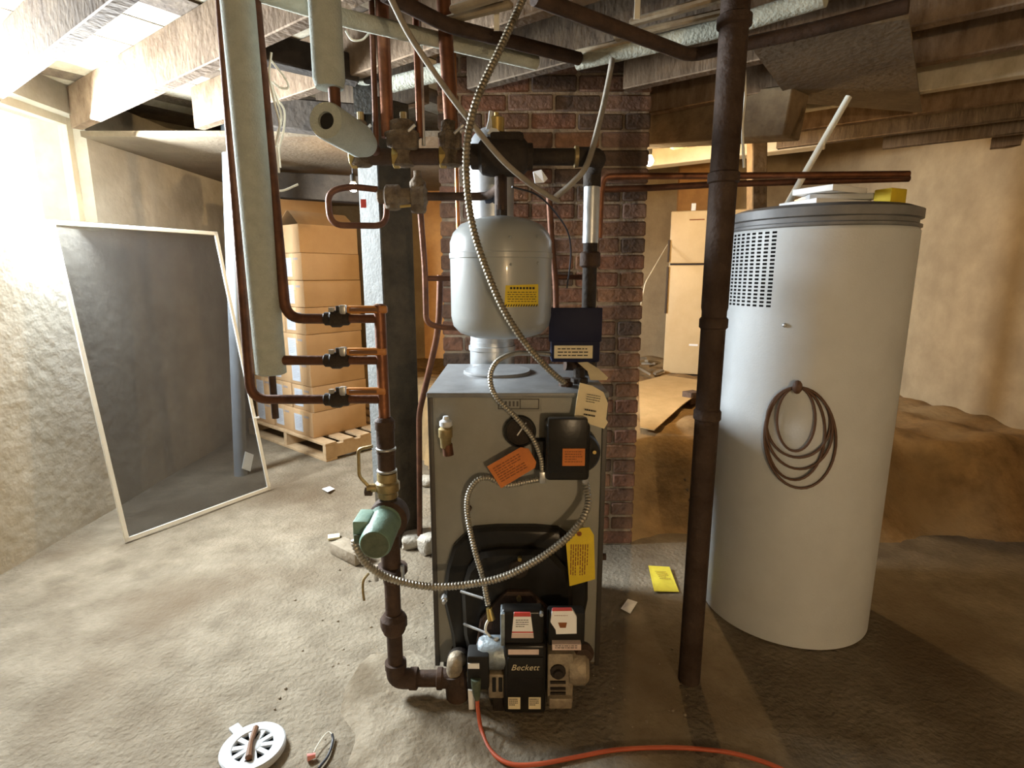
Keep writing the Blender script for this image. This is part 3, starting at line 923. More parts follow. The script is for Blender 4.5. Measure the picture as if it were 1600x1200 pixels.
obj('elbow', MB().tube(fillet([(hz_r.x - 0.01, 1.92, hz), (rx, 1.925, hz), (rx, 2.05, hz - 0.01), (rx, 2.05, ztop - 0.02)], 0.05), 0.031, 16), 'iron_dark', rs)

rl = thing('relay_box', 'navy blue relay box with a cream label, fixed to the iron riser', 'control', P(900, 567, 1.99))
obj('case', MB().pbox(862, 484, 938, 566, 1.955, 2.02, 0.006), 'navy', rl)
obj('lid', MB().pbox(858, 481, 941, 534, 1.945, 1.958, 0.003), 'navy', rl)
sl = obj('label_plate', MB().pbox(866, 540, 926, 560, 1.951, 1.957), 'cream', rl, 'cream label with worn print')
print_on(sl, P(867, 541, 1.9505), V((1, 0, 0)), V((0, 0, -1)), 0.128, 0.042, 3, 'ink', 0.5, 3, 0.0)
obj('bracket', MB().pbox(905, 500, 938, 545, 2.02, 2.045, 0.003), 'iron_dark', rl)

fl = thing('flue_pipe', 'galvanised flue pipe rising from the boiler behind the expansion tank', 'flue', (P(769, 560, 2.36).x, 2.36, BZ1))
fxx = P(769, 530, 2.44).x
obj('collar', MB().lathe((fxx, 2.44, 0.90), (0, 0, 1), [(0.098, 0), (0.098, 0.13), (0.103, 0.132), (0.103, 0.15), (0.097, 0.152), (0.097, 0.17)], 36), 'galv', fl)
fz1 = P(769, 300, 2.44).z
obj('flue_section', MB().lathe((fxx, 2.44, 1.06), (0, 0, 1), [(0.095, 0), (0.095, 0.30), (0.099, 0.305), (0.099, 0.315), (0.095, 0.32), (0.095, fz1 - 1.06)], 36), 'galv', fl)
obj('flue_elbow', MB().tube(fillet([(fxx, 2.44, fz1 - 0.005), (fxx, 2.44, fz1 + 0.17), (fxx, 2.62, fz1 + 0.19), (fxx, 2.66, fz1 + 0.2)], 0.085, 8), 0.096, 28), 'galv', fl)

# ================================================================== EXPANSION TANK AND AIR SEPARATOR
TY = 1.92
tx = P(783, 440, TY).x
tzb, tzt = P(783, 530, TY - 0.06).z, P(783, 338, TY).z
tank = thing('expansion_tank', 'pale grey expansion tank hanging above the boiler top', 'tank', (tx, TY, tzb))
H = tzt - tzb
R = 0.171
obj('shell', MB().lathe((tx, TY, tzb), (0, 0, 1), [(0.02, 0), (0.10, 0.004), (0.142, 0.018), (0.164, 0.042), (R, 0.075), (R, H * 0.655), (R + 0.003, H * 0.66), (R + 0.003, H * 0.70), (R, H * 0.705), (R, H - 0.085),
                                         (0.160, H - 0.055), (0.135, H - 0.028), (0.09, H - 0.010), (0.03, H)], 56), 'tank', tank)
obj('stem', MB().cyl((tx, TY, tzt - 0.006), (tx, TY, tzt + 0.035), 0.021, seg=8), 'iron_dark', tank)
# yellow warning sticker wrapped on the shell
def on_tank(px, py, dr):
    """point on the tank shell seen at a pixel, dr proud of it"""
    d = ray(px, py)
    ox, oy = -tx, -TY
    A = d.x ** 2 + d.y ** 2
    B = 2 * (d.x * ox + d.y * oy)
    C = ox ** 2 + oy ** 2 - (R + dr) ** 2
    t = (-B - math.sqrt(max(0.0, B * B - 4 * A * C))) / (2 * A)
    return V((0, 0, EYE)) + d * t


mb = MB()
n = 10
top_ = [on_tank(790 + (841 - 790) * i / n, 446 - 2.0 * i / n, 0.0015) for i in range(n + 1)]
bot_ = [on_tank(788 + (841 - 788) * i / n, 480 - 2.0 * i / n, 0.0015) for i in range(n + 1)]
g0_, g1_ = [mb.bm.verts.new(p) for p in top_], [mb.bm.verts.new(p) for p in bot_]
inn = [mb.bm.verts.new(on_tank(790 + 51 * i / n, 446 - 2.0 * i / n, 0.0002)) for i in range(n + 1)]
inb = [mb.bm.verts.new(on_tank(788 + 53 * i / n, 480 - 2.0 * i / n, 0.0002)) for i in range(n + 1)]
for i in range(n):
    mb.bm.faces.new((g0_[i], g0_[i + 1], g1_[i + 1], g1_[i]))
    mb.bm.faces.new((inn[i + 1], inn[i], g0_[i], g0_[i + 1])[::-1])
    mb.bm.faces.new((inb[i], inb[i + 1], g1_[i + 1], g1_[i]))
sk = obj('warning_sticker', mb, 'yellow', tank, 'yellow warning sticker with black print')
mb = MB()
rr = random.Random(3)
def dash(x0, x1, y0, y1, sk_=0.0):
    mb.prism([on_tank(x0 + sk_, y0, 0.0022), on_tank(x1 + sk_, y0, 0.0022), on_tank(x1, y1, 0.0022), on_tank(x0, y1, 0.0022)], (0, 0.001, 0))


for x in range(797, 836, 5):
    if rr.random() < 0.9:
        dash(x, x + 3.4, 448.5, 452.0)
for k in range(5):
    x = 793.0
    while x < 837:
        w = rr.uniform(2, 6)
        dash(x, min(x + w, 838), 456 + k * 3.6, 457.1 + k * 3.6)
        x += w + 1.4
for x in range(789, 838, 4):
    dash(x, x + 2.0, 475.5, 479.0, 1.6)
obj('print', mb, 'ink', sk)
for (x, y) in ((797, 370), (840, 369), (798, 413), (840, 411)):
    p = on_tank(x, y, 0.0)
    obj('rivet', MB().ball(p, 0.0045, 8), 'tank', tank)

sep = thing('air_separator', 'black cast iron air separator on the supply line above the grey tank', 'valve', (P(785, 268, TY).x, TY, hz - 0.06))
sx0, sx1 = P(737, 245, TY).x, P(832, 245, TY).x
sxm = (sx0 + sx1) / 2
sr = 0.062
obj('body', MB().lathe((sx0, TY, hz), (1, 0, 0), [(0.034, -0.004), (0.040, 0), (0.040, 0.022), (sr - 0.006, 0.034), (sr, 0.06), (sr, (sx1 - sx0) - 0.05), (sr - 0.006, (sx1 - sx0) - 0.028), (0.042, (sx1 - sx0) - 0.016), (0.042, sx1 - sx0), (0.03, sx1 - sx0 + 0.002)], 28)
    .box((sxm + 0.015, TY, hz + 0.045), (0.11, 0.085, 0.05), bev=0.012), 'iron_dark', sep)
vx = P(776, 190, TY).x
vz = hz + 0.068
av = obj('air_vent', MB().lathe((vx, TY, vz - 0.012), (0, 0, 1), [(0.014, 0), (0.014, 0.014), (0.024, 0.018), (0.026, 0.06), (0.022, 0.064), (0.008, 0.068), (0.008, 0.078)], 20), 'brass', sep, 'brass automatic air vent')
obj('vent_spout', MB().tube(PP((767, 174, TY - 0.01), (766, 190, TY - 0.015), (764, 204, TY - 0.02)), [0.006, 0.008, 0.012], 8), 'plastic_white', av)
obj('white_base', MB().prism([P(x, y, TY - 0.035) for x, y in [(761, 210), (766, 199), (776, 201), (782, 207), (780, 211)]], (0, 0.02, 0)), 'plastic_white', av)
tkp = P(785, 270, TY)
obj('tank_pipe', MB().tube([(tx, TY, hz - 0.04), (tx, TY, tzt + 0.02)], 0.0205, 16), 'iron', sep)
obj('supply_pipe', MB().tube([(sx1 - 0.01, TY, hz), (hz_r.x, TY, hz)], 0.0262, 18), 'iron_dark', sep)
obj('pipe_collar', MB().lathe((hz_r.x - 0.018, TY, hz), (1, 0, 0), [(0.027, 0), (0.034, 0.003), (0.034, 0.014), (0.027, 0.017)], 18), 'brass_dull', sep)
sx = P(833, 245, TY).x
tag(obj('paper_scrap', MB().prism(PP((833, 268, 2.00), (846, 265, 1.99), (856, 279, 1.985), (850, 285, 1.985), (836, 286, 1.99)), (0, 0.012, 0)), 'white_label'), 'crumpled white paper scrap stuck under the iron supply pipe', 'paper')

# ================================================================== SUPPLY HEADER WITH FLOW VALVES, RISERS
hd = thing('supply_header', 'iron supply header with three dusty flow valves left of the air separator', 'pipe', (P(640, 258, TY).x, TY, hz - 0.03))
hx0, hx1 = P(545, 247, TY).x, P(738, 247, TY).x
obj('header_pipe', MB().tube([(hx0 + 0.03, TY, hz), (hx1 + 0.01, TY, hz)], 0.0262, 18), 'iron', hd)
obj('end_cap', MB().lathe((hx0 + 0.04, TY, hz), (-1, 0, 0), [(0.032, 0), (0.032, 0.03), (0.02, 0.036)], 8), 'iron_dark', hd)


def flow_valve(px, py0, w, lab):
    c = P(px, py0, TY)
    o = obj('flow_valve', MB().lathe((c.x, TY, hz - 0.03), (0, 0, 1), [(0.03, 0), (0.036, 0.004), (0.036, 0.055), (w, 0.062), (w, 0.085), (w * 1.12, 0.09), (w * 1.12, 0.10), (w * 0.8, 0.105), (w * 0.8, 0.135), (w * 0.6, 0.14)], 14)
            .box((c.x + 0.012, TY - 0.02, hz + 0.045), (w * 1.6, 0.05, 0.06), bev=0.012), 'dusty', hd)
    obj('union_ring', MB().lathe((c.x - 0.034, TY, hz), (1, 0, 0), [(0.030, 0), (0.036, 0.003), (0.036, 0.022), (0.030, 0.025)], 8), 'brass', o)
    obj('lever', MB().tube([(c.x + 0.02, TY - 0.045, hz + 0.06), (c.x + 0.05, TY - 0.05, hz + 0.085)], 0.005, 6), 'steel', o)
    obj('adjust_screw', MB().tube([(c.x + 0.005, TY, hz + 0.1), (c.x + 0.005, TY, hz + 0.135)], 0.011, 8), 'brass_dull', o)
    return o


flow_valve(564, 245, 0.030, '')
flow_valve(630, 245, 0.052, '')
flow_valve(703, 245, 0.034, '')
ZC = 2.13


def riser(name, px, py, r, m, label, px_top=None, Y=TY, z0=None):
    a = P(px, py, Y)
    ztop_ = 2.30
    b = V((P(px_top, 20, Y).x if px_top else a.x, Y, ztop_))
    o = obj(name, MB().tube([a, b], r, 16), m)
    return tag(o, label, 'pipe')


riser('copper_riser', 606, 215, 0.021, 'copper', 'wide copper riser going up beside the foam covered pipe', 597)
riser('copper_riser', 588, 228, 0.009, 'copper_old', 'thin copper riser on the left of the wide copper riser', 582)
riser('copper_riser', 656, 215, 0.010, 'copper', 'thin copper riser above the middle flow valve', 649)
riser('copper_riser', 706, 212, 0.0225, 'copper', 'stout copper riser above the right hand flow valve', 691)
riser('steel_tube', 662, 228, 0.006, 'steel', 'slender steel tube alongside the thin copper riser over the middle valve', 656, TY + 0.02)

# foam covered riser, upper left, ending in a stub
ip_ = thing('insulated_pipe', 'copper drop thickly covered in pale grey foam, left of the wide copper riser', 'pipe', P(513, 165, 1.60))
ix = P(511, 70, 1.60).x
iz0 = P(515, 138, 1.60).z
obj('foam_cover', MB().tube([(ix, 1.60, iz0), (ix, 1.60, iz0 + 0.02), (ix, 1.60, 2.29)], [0.036, 0.0415, 0.0415], 24), 'insul', ip_)
obj('copper_core', MB().tube([(ix + 0.012, 1.60, iz0 + 0.03), (ix + 0.012, 1.60, P(517, 172, 1.60).z)], 0.0155, 14), 'copper_old', ip_)
fe = thing('foam_elbow', 'fat foam pipe sleeve with an open dark end facing the room', 'pipe', P(530, 245, 1.66))
q0, q1 = P(509, 188, 1.55), P(572, 226, 1.80)
dd = (q1 - q0).normalized()
mb = MB().lathe(q0, dd, [(0.022, 0.03), (0.022, 0.0), (0.045, 0.0), (0.048, 0.01), (0.048, (q1 - q0).length * 0.8), (0.036, (q1 - q0).length), (0.02, (q1 - q0).length)], 28, cap=False)
obj('foam_sleeve', mb, 'insul', fe)
obj('hollow', MB().cyl(q0 + dd * 0.012, q0 + dd * 0.05, 0.023, seg=20), 'bore', fe)
obj('copper_end', MB().tube([q1 - dd * 0.06, q1 + dd * 0.07], 0.018, 12), 'copper_old', fe)

# ================================================================== RETURN MANIFOLD ON THE LEFT
RY = 1.58
mx = -0.374
mz0, mz1 = P(602, 655, RY).z, P(598, 477, RY).z
man = thing('return_manifold', 'vertical copper return manifold carrying three orange handled valves', 'pipe', (mx, RY, mz0))
obj('manifold_pipe', MB().lathe((mx, RY, mz0), (0, 0, 1), [(0.0165, 0), (0.0165, mz1 - mz0 - 0.02), (0.0185, mz1 - mz0 - 0.018), (0.0185, mz1 - mz0), (0.01, mz1 - mz0 + 0.004)], 18), 'copper', man)
for y, yl, lab in ((498, 498, 'top'), (563, 565, 'mid'), (624, 624, 'low')):
    z = P(598, y, RY).z
    xl = P(512, y, RY).x
    xv = P(530, y, RY).x
    obj('branch_stub', MB().tube([(mx, RY, z), (xv, RY, z)], 0.0125, 14), 'copper_old', man)
    v = obj('ball_valve', MB().lathe((xv + 0.03, RY, z), (-1, 0, 0), [(0.015, 0), (0.019, 0.004), (0.019, 0.018), (0.0245, 0.026), (0.0245, 0.05), (0.019, 0.056), (0.019, 0.07), (0.014, 0.074)], 10)
            .cyl((xv + 0.0, RY, z + 0.018), (xv + 0.0, RY, z + 0.036), 0.009, seg=8), 'iron_dark', man, 'blackened brass ball valve')
    obj('stem_nut', MB().box((xv + 0.014, RY - 0.004, z + 0.026), (0.018, 0.02, 0.026), bev=0.003), 'steel', v)
    obj('packing_nut', MB().cyl((xv - 0.018, RY - 0.008, z + 0.02), (xv - 0.018, RY - 0.008, z + 0.032), 0.009, seg=6), 'steel', v)
    hd_ = obj('handle', MB().box((xv + 0.083, RY - 0.01, z + 0.0265), (0.115, 0.016, 0.022), bev=0.006), 'orange_rubber', v, 'orange lever')
    obj('grip_inlay', MB().box((xv + 0.075, RY - 0.0185, z + 0.0265), (0.08, 0.002, 0.010), bev=0.0009, seg=1), 'handle_dark', v)

# zone return pipes dropping from the ceiling into the three valves
def drop(name, path, r, m, label):
    return tag(obj(name, MB().tube(fillet(path, 0.05, 7), r, 14), m), label, 'pipe')


z1, z2, z3 = (P(598, y, RY).z for y in (498, 563, 624))
xv1 = P(530, 498, RY).x - 0.035
xa = P(447, 498, RY).x
drop('copper_pipe', [(xv1, RY, z1), (xa, RY, z1), (P(398, 20, RY + 0.08).x, RY + 0.08, 2.29)], 0.0145, 'copper_old', 'copper pipe bending up from the top orange handled valve')
xb = P(424, 585, RY).x
zp = thing('insulated_pipe', 'tall foam covered drop pipe feeding the middle orange handled valve', 'pipe', (xb, RY, P(424, 585, RY).z))
obj('foam_cover', MB().tube([(xb, RY, P(424, 585, RY).z), (xb, RY, P(424, 583, RY).z), (P(371, 10, RY).x, RY, 2.29)], [0.034, 0.042, 0.042], 26), 'insul', zp)
obj('copper_elbow', MB().tube([(xv1, RY, z2), (xb + 0.01, RY, z2)], 0.014, 14), 'copper_old', zp)
xc = P(392, 624, RY).x
drop('copper_pipe', [(xv1, RY, z3), (xc, RY, z3), (P(354, 110, RY + 0.07).x, RY + 0.07, 2.02), (P(350, 10, RY + 0.07).x, RY + 0.07, 2.29)], 0.0135, 'copper_old', 'copper pipe bending up from the lowest orange handled valve')
sp = P(413, 586, RY)
tag(obj('copper_pipe', MB().tube(fillet([(sp.x, RY + 0.05, sp.z), (sp.x, RY + 0.05, P(413, 655, RY).z), (sp.x, RY + 0.05, P(414, 660, RY).z)], 0.01), 0.0105, 12), 'iron'), 'short dark stub of pipe below the foam covered drop', 'pipe')
drop('plastic_pipe', [P(377, 760, 3.66), P(360, 300, 3.66), P(352, 20, 3.66)], 0.042, 'pvc_grey', 'grey plastic pipe standing behind the leaning screen')

# iron leg below the manifold
leg = thing('iron_return', 'rusty iron return leg from the manifold down to the boiler tapping', 'pipe', (mx, RY, 0.03))
zc = [P(605, y, RY).z for y in (652, 672, 700, 708, 738)]
obj('adapter', MB().lathe((mx, RY, zc[4]), (0, 0, 1), [(0.024, 0), (0.026, 0.005), (0.026, zc[3] - zc[4]), (0.028, zc[3] - zc[4] + 0.002), (0.028, zc[2] - zc[4]), (0.0265, zc[2] - zc[4] + 0.002), (0.0265, zc[1] - zc[4]), (0.029, zc[1] - zc[4] + 0.004), (0.029, zc[0] - zc[4] - 0.01), (0.02, zc[0] - zc[4])], 20), 'iron', leg)
obj('solder_ring', MB().lathe((mx, RY, zc[2] - 0.006), (0, 0, 1), [(0.027, 0), (0.0295, 0.002), (0.0295, 0.007), (0.027, 0.009)], 20), 'steel', leg)
obj('solder_ring', MB().lathe((mx, RY, zc[4] + 0.002), (0, 0, 1), [(0.027, 0), (0.0295, 0.002), (0.0295, 0.007), (0.027, 0.009)], 20), 'steel', leg)
bvz = P(606, 778, RY).z
bv = obj('isolation_valve', MB().lathe((mx, RY, bvz), (0, 0, 1), [(0.024, 0), (0.03, 0.004), (0.03, 0.02), (0.036, 0.026), (0.036, 0.05), (0.03, 0.056), (0.03, zc[4] - bvz)], 12)
         .cyl((mx, RY, bvz + 0.035), (mx - 0.06, RY - 0.01, bvz + 0.035), 0.013, seg=10), 'brass_dull', leg, 'brass isolation valve with a bent lever')
lp = [(576, 765), (575, 759), (561, 744), (560, 702), (582, 697)]
obj('lever', MB().tube(fillet([P(x, y, RY - 0.012) for x, y in lp], 0.012, 4), 0.0055, 8), 'brass_dull', bv)
b0 = P(577, 768, RY - 0.01)
obj('lever_nut', MB().cyl((b0.x + 0.008, RY - 0.01, b0.z), (b0.x - 0.012, RY - 0.01, b0.z), 0.014, seg=6), 'iron', bv)
# black flange cluster behind the pump
fz = P(606, 800, RY).z
obj('upper_flange', MB().lathe((mx, RY, fz - 0.02), (0, 0, 1), [(0.03, 0), (0.05, 0.004), (0.05, 0.02), (0.03, 0.024), (0.026, bvz - fz + 0.022)], 16), 'iron_dark', leg)
dz = P(612, 895, RY).z
obj('lower_flange', MB().lathe((mx, RY, dz), (0, 0, 1), [(0.026, -0.03), (0.03, 0), (0.05, 0.005), (0.05, 0.02), (0.03, 0.024)], 16), 'iron', leg)
uz = P(610, 985, RY).z
obj('drop_pipe', MB().tube([(mx, RY, dz), (mx, RY, 0.12)], 0.0245, 18), 'iron', leg)
obj('union', MB().lathe((mx, RY, uz), (0, 0, 1), [(0.028, -0.01), (0.036, 0.0), (0.036, 0.012), (0.042, 0.016), (0.042, 0.045), (0.036, 0.052), (0.03, 0.062)], 10), 'iron', leg)
ez = P(612, 1060, RY).z
obj('elbow', MB().tube(fillet([(mx, RY, ez + 0.055), (mx, RY, ez), (mx + 0.07, RY, ez)], 0.05, 8), 0.0315, 18)
    .cyl((mx, RY, ez + 0.04), (mx, RY, ez + 0.062), 0.0345, seg=18).cyl((mx + 0.045, RY, ez), (mx + 0.068, RY, ez), 0.0345, seg=18), 'iron', leg)
tx1 = P(706, 1055, RY).x
obj('cross_pipe', MB().tube([(mx + 0.05, RY, ez), (tx1, RY, ez)], 0.0255, 18), 'iron', leg)
obj('tee', MB().lathe((tx1 - 0.048, RY, ez), (1, 0, 0), [(0.03, 0), (0.034, 0.002), (0.034, 0.016), (0.030, 0.02), (0.030, 0.075), (0.034, 0.078), (0.034, 0.09), (0.02, 0.092)], 18)
    .tube([(tx1 + 0.008, RY, ez + 0.02), (tx1 + 0.016, RY - 0.003, ez - 0.03), (tx1 + 0.018, RY - 0.004, 0.0)], [0.034, 0.037, 0.037], 18), 'iron', leg)
tt = P(716, 1030, RY)
obj('upper_elbow', MB().tube(fillet([(tx1 + 0.008, RY, ez + 0.02), (tx1 + 0.012, RY, tt.z), (t0.x, 1.66, t0.z)], 0.03, 6), 0.026, 16), 'pump_metal', leg, 'lighter short elbow into the boiler')

# circulator pump
cp = thing('circulator_pump', 'green circulator pump with a round motor, in the iron return leg', 'pump', (mx, 1.5, P(600, 885, RY).z))
cz = P(598, 857, 1.42).z + 0.02
obj('volute', MB().lathe((mx, RY + 0.02, cz), (0, -1, 0), [(0.03, -0.02), (0.056, -0.012), (0.060, 0), (0.060, 0.045), (0.05, 0.055)], 24)
    .tube([(mx, RY, dz + 0.02), (mx, RY, fz - 0.02)], 0.03, 14), 'iron', cp)
mo = obj('motor', MB().lathe((mx - 0.004, RY - 0.03, cz), (0, -1, -0.06), [(0.052, -0.01), (0.052, 0.0), (0.0455, 0.008), (0.0455, 0.125), (0.041, 0.134), (0.038, 0.134)], 28), 'green', cp, 'green cylindrical motor')
fd = V((0, -1, -0.06)).normalized()
obj('motor_end', MB().cyl(V((mx - 0.004, RY - 0.03, cz)) + fd * 0.128, V((mx - 0.004, RY - 0.03, cz)) + fd * 0.1355, 0.0385, seg=26), 'green_dark', mo)
obj('wiring_box', MB().pbox(551, 815, 576, 848, 1.47, 1.56, 0.005), 'green', cp, 'green wiring box')
obj('box_cover', MB().pbox(553, 836, 574, 850, 1.464, 1.475, 0.003), 'green_dark', cp)
obj('box_arm', MB().pbox(570, 822, 585, 838, 1.50, 1.55, 0.003), 'iron_dark', cp)
for dx in (-0.04, 0.04):
    obj('flange_bolt', MB().cyl((mx + dx, RY - 0.028, dz - 0.01), (mx + dx, RY - 0.028, dz + 0.04), 0.007, seg=6), 'steel', cp)
wr = P(572, 900, 1.52)
tag(obj('hanging_wire', MB().tube(smooth_path(PP((576, 896, 1.52), (568, 907, 1.50), (567, 922, 1.50), (569, 938, 1.50))), 0.004, 6), 'brass_dull'), 'short tan wire hanging below the thick armoured cable at the pump', 'wire')

# ================================================================== FILL VALVE LINE AND PIPEWORK BEHIND
fv = thing('fill_valve', 'dusty bronze fill valve and pipe crossing in front of the timber post', 'valve', P(620, 330, 2.15))
FVY = 2.16
fzv = P(620, 307, FVY).z
a0, a1 = P(592, 307, FVY).x, P(668, 307, FVY).x
obj('regulator_body', MB().lathe((a0, FVY, fzv), (1, 0, 0), [(0.02, -0.005), (0.026, 0), (0.026, 0.02), (0.042, 0.03), (0.042, 0.075), (0.03, 0.085), (0.03, a1 - a0 - 0.06), (0.042, a1 - a0 - 0.055), (0.045, a1 - a0 - 0.01), (0.022, a1 - a0)], 16)
    .lathe((a0 + 0.05, FVY, fzv), (0, 0, -1), [(0.03, 0), (0.03, 0.045), (0.018, 0.05)], 12).lathe((a1 - 0.035, FVY, fzv - 0.06), (0, 0, 1), [(0.024, 0), (0.03, 0.01), (0.03, 0.11), (0.014, 0.13), (0.014, 0.15)], 12), 'dusty', fv)
obj('feed_pipe', MB().tube(fillet([(a1 - 0.01, FVY, fzv), (P(770, 311, FVY).x - 0.02, FVY, fzv), (tx, TY, fzv)], 0.05), 0.015, 14), 'iron', fv)
obj('red_tag', MB().box(P(568, 318, FVY - 0.02), (0.02, 0.004, 0.03)), 'red_label', fv)
obj('test_lever', MB().tube(PP((625, 323, FVY - 0.05), (642, 321, FVY - 0.05)), 0.005, 6), 'brass', fv)
cw = P(660, 340, FVY)
obj('valve_coupling', MB().lathe((P(757, 309, FVY).x, FVY, fzv - 0.003), (1, 0, 0), [(0.016, 0), (0.022, 0.004), (0.022, 0.02), (0.018, 0.03), (0.022, 0.034), (0.022, 0.05), (0.016, 0.054)], 8), 'blue_dark', fv)
drop('copper_pipe', PP((604, 312, 2.16), (604, 353, 2.14), (516, 352, 2.13), (512, 300, 2.13), (545, 291, 2.15), (590, 296, 2.16)), 0.0115, 'copper_old', 'hooked thin copper pipe by the light bulb, crossing the timber post')
drop('copper_pipe', PP((656, 312, 2.165), (658, 345, 2.19), (664, 420, 2.2), (666, 505, 2.2), (690, 512, 2.2), (716, 512, 2.2)), 0.0115, 'copper_old', 'copper pipe dropping between the timber post and the chimney')
drop('copper_pipe', PP((668, 435, 2.21), (716, 435, 2.21)), 0.0105, 'copper_old', 'short level copper pipe running in behind the expansion tank')
drop('iron_pipe', PP((688, 430, 2.3), (686, 500, 2.3), (682, 530, 2.35), (655, 645, 2.5), (656, 850, 2.62)), 0.0135, 'copper_old', 'slanting brown pipe between the timber post and the boiler')
drop('copper_pipe', PP((706, 10, 2.3), (709, 55, 2.3), (711, 180, 2.3), (716, 350, 2.3), (718, 420, 2.3)), 0.0085, 'copper_bright', 'thin bright copper pipe behind the long armoured cable')
drop('copper_pipe', PP((858, 308, 2.25), (862, 380, 2.25), (868, 440, 2.25), (870, 520, 2.25)), 0.012, 'copper_old', 'upright copper pipe right of the expansion tank')
drop('copper_pipe', PP((866, 433, 2.26), (930, 433, 2.26)), 0.010, 'copper_old', 'short level copper pipe reaching the iron riser')
drop('copper_pipe', PP((936, 372, 2.22), (939, 300, 2.22), (943, 276, 2.22), (1000, 275, 2.22), (1120, 275, 2.22), (1420, 272, 2.22)), 0.0125, 'copper', 'upper of two level copper pipes passing behind the iron column')
drop('copper_pipe', PP((940, 296, 2.30), (1010, 294, 2.30), (1120, 288, 2.30), (1420, 279, 2.30)), 0.0125, 'copper_old', 'lower of two level copper pipes passing behind the iron column')

# ceiling pipes
def run(name, path, r, m, label, seg=14):
    return tag(obj(name, MB().tube(fillet(path, 0.04, 5), r, seg), m), label, 'pipe')


run('insulated_pipe', [PZ(380, -20, 2.09), PZ(537, 28, 2.09), PZ(700, 66, 2.09), PZ(838, 98, 2.08)], 0.024, 'insul_pale', 'pale wrapped ceiling pipe running behind the copper risers')
run('iron_pipe', [PZ(600, -10, 2.09), PZ(700, 40, 2.09), PZ(905, 92, 2.09)], 0.021, 'iron', 'rusty ceiling pipe just above the pale wrapped pipe')
run('iron_pipe', [PZ(835, -4, 2.01), PZ(1078, 87, 2.01), PZ(1262, 48, 2.01), PZ(1420, 8, 2.01)], 0.019, 'iron', 'rusty ceiling pipe bending at an elbow left of the iron column')
run('insulated_pipe', [PZ(902, 97, 2.095), PZ(1020, 70, 2.095), PZ(1135, 42, 2.095), PZ(1290, -6, 2.095)], 0.027, 'insul_pale', 'pale wrapped ceiling pipe with a cut end near the chimney')
run('insulated_pipe', [PZ(612, 132, 2.10), PZ(700, 110, 2.10)], 0.03, 'insul_pale', 'stub of white wrapped pipe behind the copper risers')
run('waste_pipe', PP((566, 40, 2.5), (567, 130, 2.5)), 0.03, 'insul_pale', 'upright white pipe stub at the top of the timber post')
run('iron_pipe', PP((545, 52, 2.45), (572, 68, 2.45), (580, 128, 2.45)), 0.03, 'iron_dark', 'dark bent pipe beside the white pipe stub')
for (x, y0, y1, lab) in ((776, 12, 48, 'pale strap hanging from a joist left of the long armoured cable'), (995, -6, 30, 'pale strap hanging from a joist near the iron column')):
    a = PZ(x, y1, 2.07)
    tag(obj('pipe_strap', MB().box((a.x, a.y, 2.16), (0.016, 0.004, 0.18)), 'wire_white'), lab, 'strap')
run('conduit', smooth_path(PP((606, -12, 1.60), (640, 55, 1.62), (690, 130, 1.65), (735, 190, 1.68), (785, 250, 1.70), (830, 288, 1.75), (872, 315, 1.85))), 0.0085, 'emt', 'grey tube slanting down from the ceiling in front of the air separator')
run('flexible_conduit', smooth_path(PP((958, 85, 2.06), (950, 130, 2.08), (938, 185, 1.95), (918, 255, 1.84), (895, 285, 1.84), (868, 308, 1.87))), 0.0095, 'emt', 'grey flexible conduit hanging from the cut end of the wrapped pipe')
run('thin_wire', smooth_path(PP((800, 292, 1.82), (840, 305, 1.9), (870, 335, 2.0), (888, 365, 2.1), (892, 400, 2.2), (886, 450, 2.25))), 0.003, 'wire_black', 'thin black wire drooping right of the expansion tank')

# loose white wires upper left
for k, (pts, lab) in enumerate((
        ([(424, 95, 1.66), (436, 110, 1.66), (447, 125, 1.66), (450, 137, 1.66), (438, 137, 1.66), (425, 128, 1.66)], 'loop of thin white wire between the foam covered pipes'),
        ([(424, 130, 1.65), (432, 155, 1.65), (440, 185, 1.65), (432, 215, 1.65), (434, 245, 1.65), (436, 270, 1.65)], 'white wire trailing down beside the copper pipe of the top valve'),
        ([(418, 245, 1.66), (415, 270, 1.66), (418, 292, 1.66), (440, 298, 1.68), (466, 288, 1.7)], 'white wire hooked round the copper pipe near the cardboard boxes'),
        ([(428, 150, 1.67), (444, 172, 1.67), (443, 205, 1.67), (436, 232, 1.67), (438, 262, 1.67)], 'second white wire in the bundle by the copper pipe of the top valve'),
        ([(424, 82, 1.64), (421, 120, 1.64), (430, 165, 1.64), (437, 195, 1.64), (430, 228, 1.64)], 'short white wire kinked beside the upper copper pipe'),
        ([(540, 48, 1.9), (550, 62, 1.9), (566, 62, 1.9), (578, 50, 1.9)], 'sagging white wire beside the foam covered copper drop'))):
    tag(obj('loose_wire', MB().tube(smooth_path(PP(*pts)), 0.0032, 6), 'wire_white'), lab, 'wire')

# ================================================================== IRON COLUMN
lx = 0.605
ly = 1.67
lal = thing('iron_column', 'tall dark iron column standing right of the boiler', 'column', (lx, ly, 0))
obj('shaft', MB().lathe((lx, ly, -0.004), (0, 0, 1), [(0.036, 0), (0.036, 1.25), (0.0385, 1.262), (0.0385, 2.29)], 28), 'lally', lal)
for y, rr_ in ((34, 0.046), (278, 0.044), (505, 0.0415), (648, 0.041)):
    z = P(1100, y, ly).z
    obj('coupling', MB().lathe((lx, ly, z - 0.018), (0, 0, 1), [(0.036, 0), (rr_, 0.006), (rr_, 0.03), (0.037, 0.036)], 22), 'lally', lal)
tag(obj('loose_wire', MB().tube(smooth_path(PP((1163, 100, 1.72), (1164, 150, 1.72), (1160, 200, 1.72), (1163, 262, 1.72))), 0.004, 6), 'wire_white'), 'white wire hanging down the back of the iron column', 'wire')

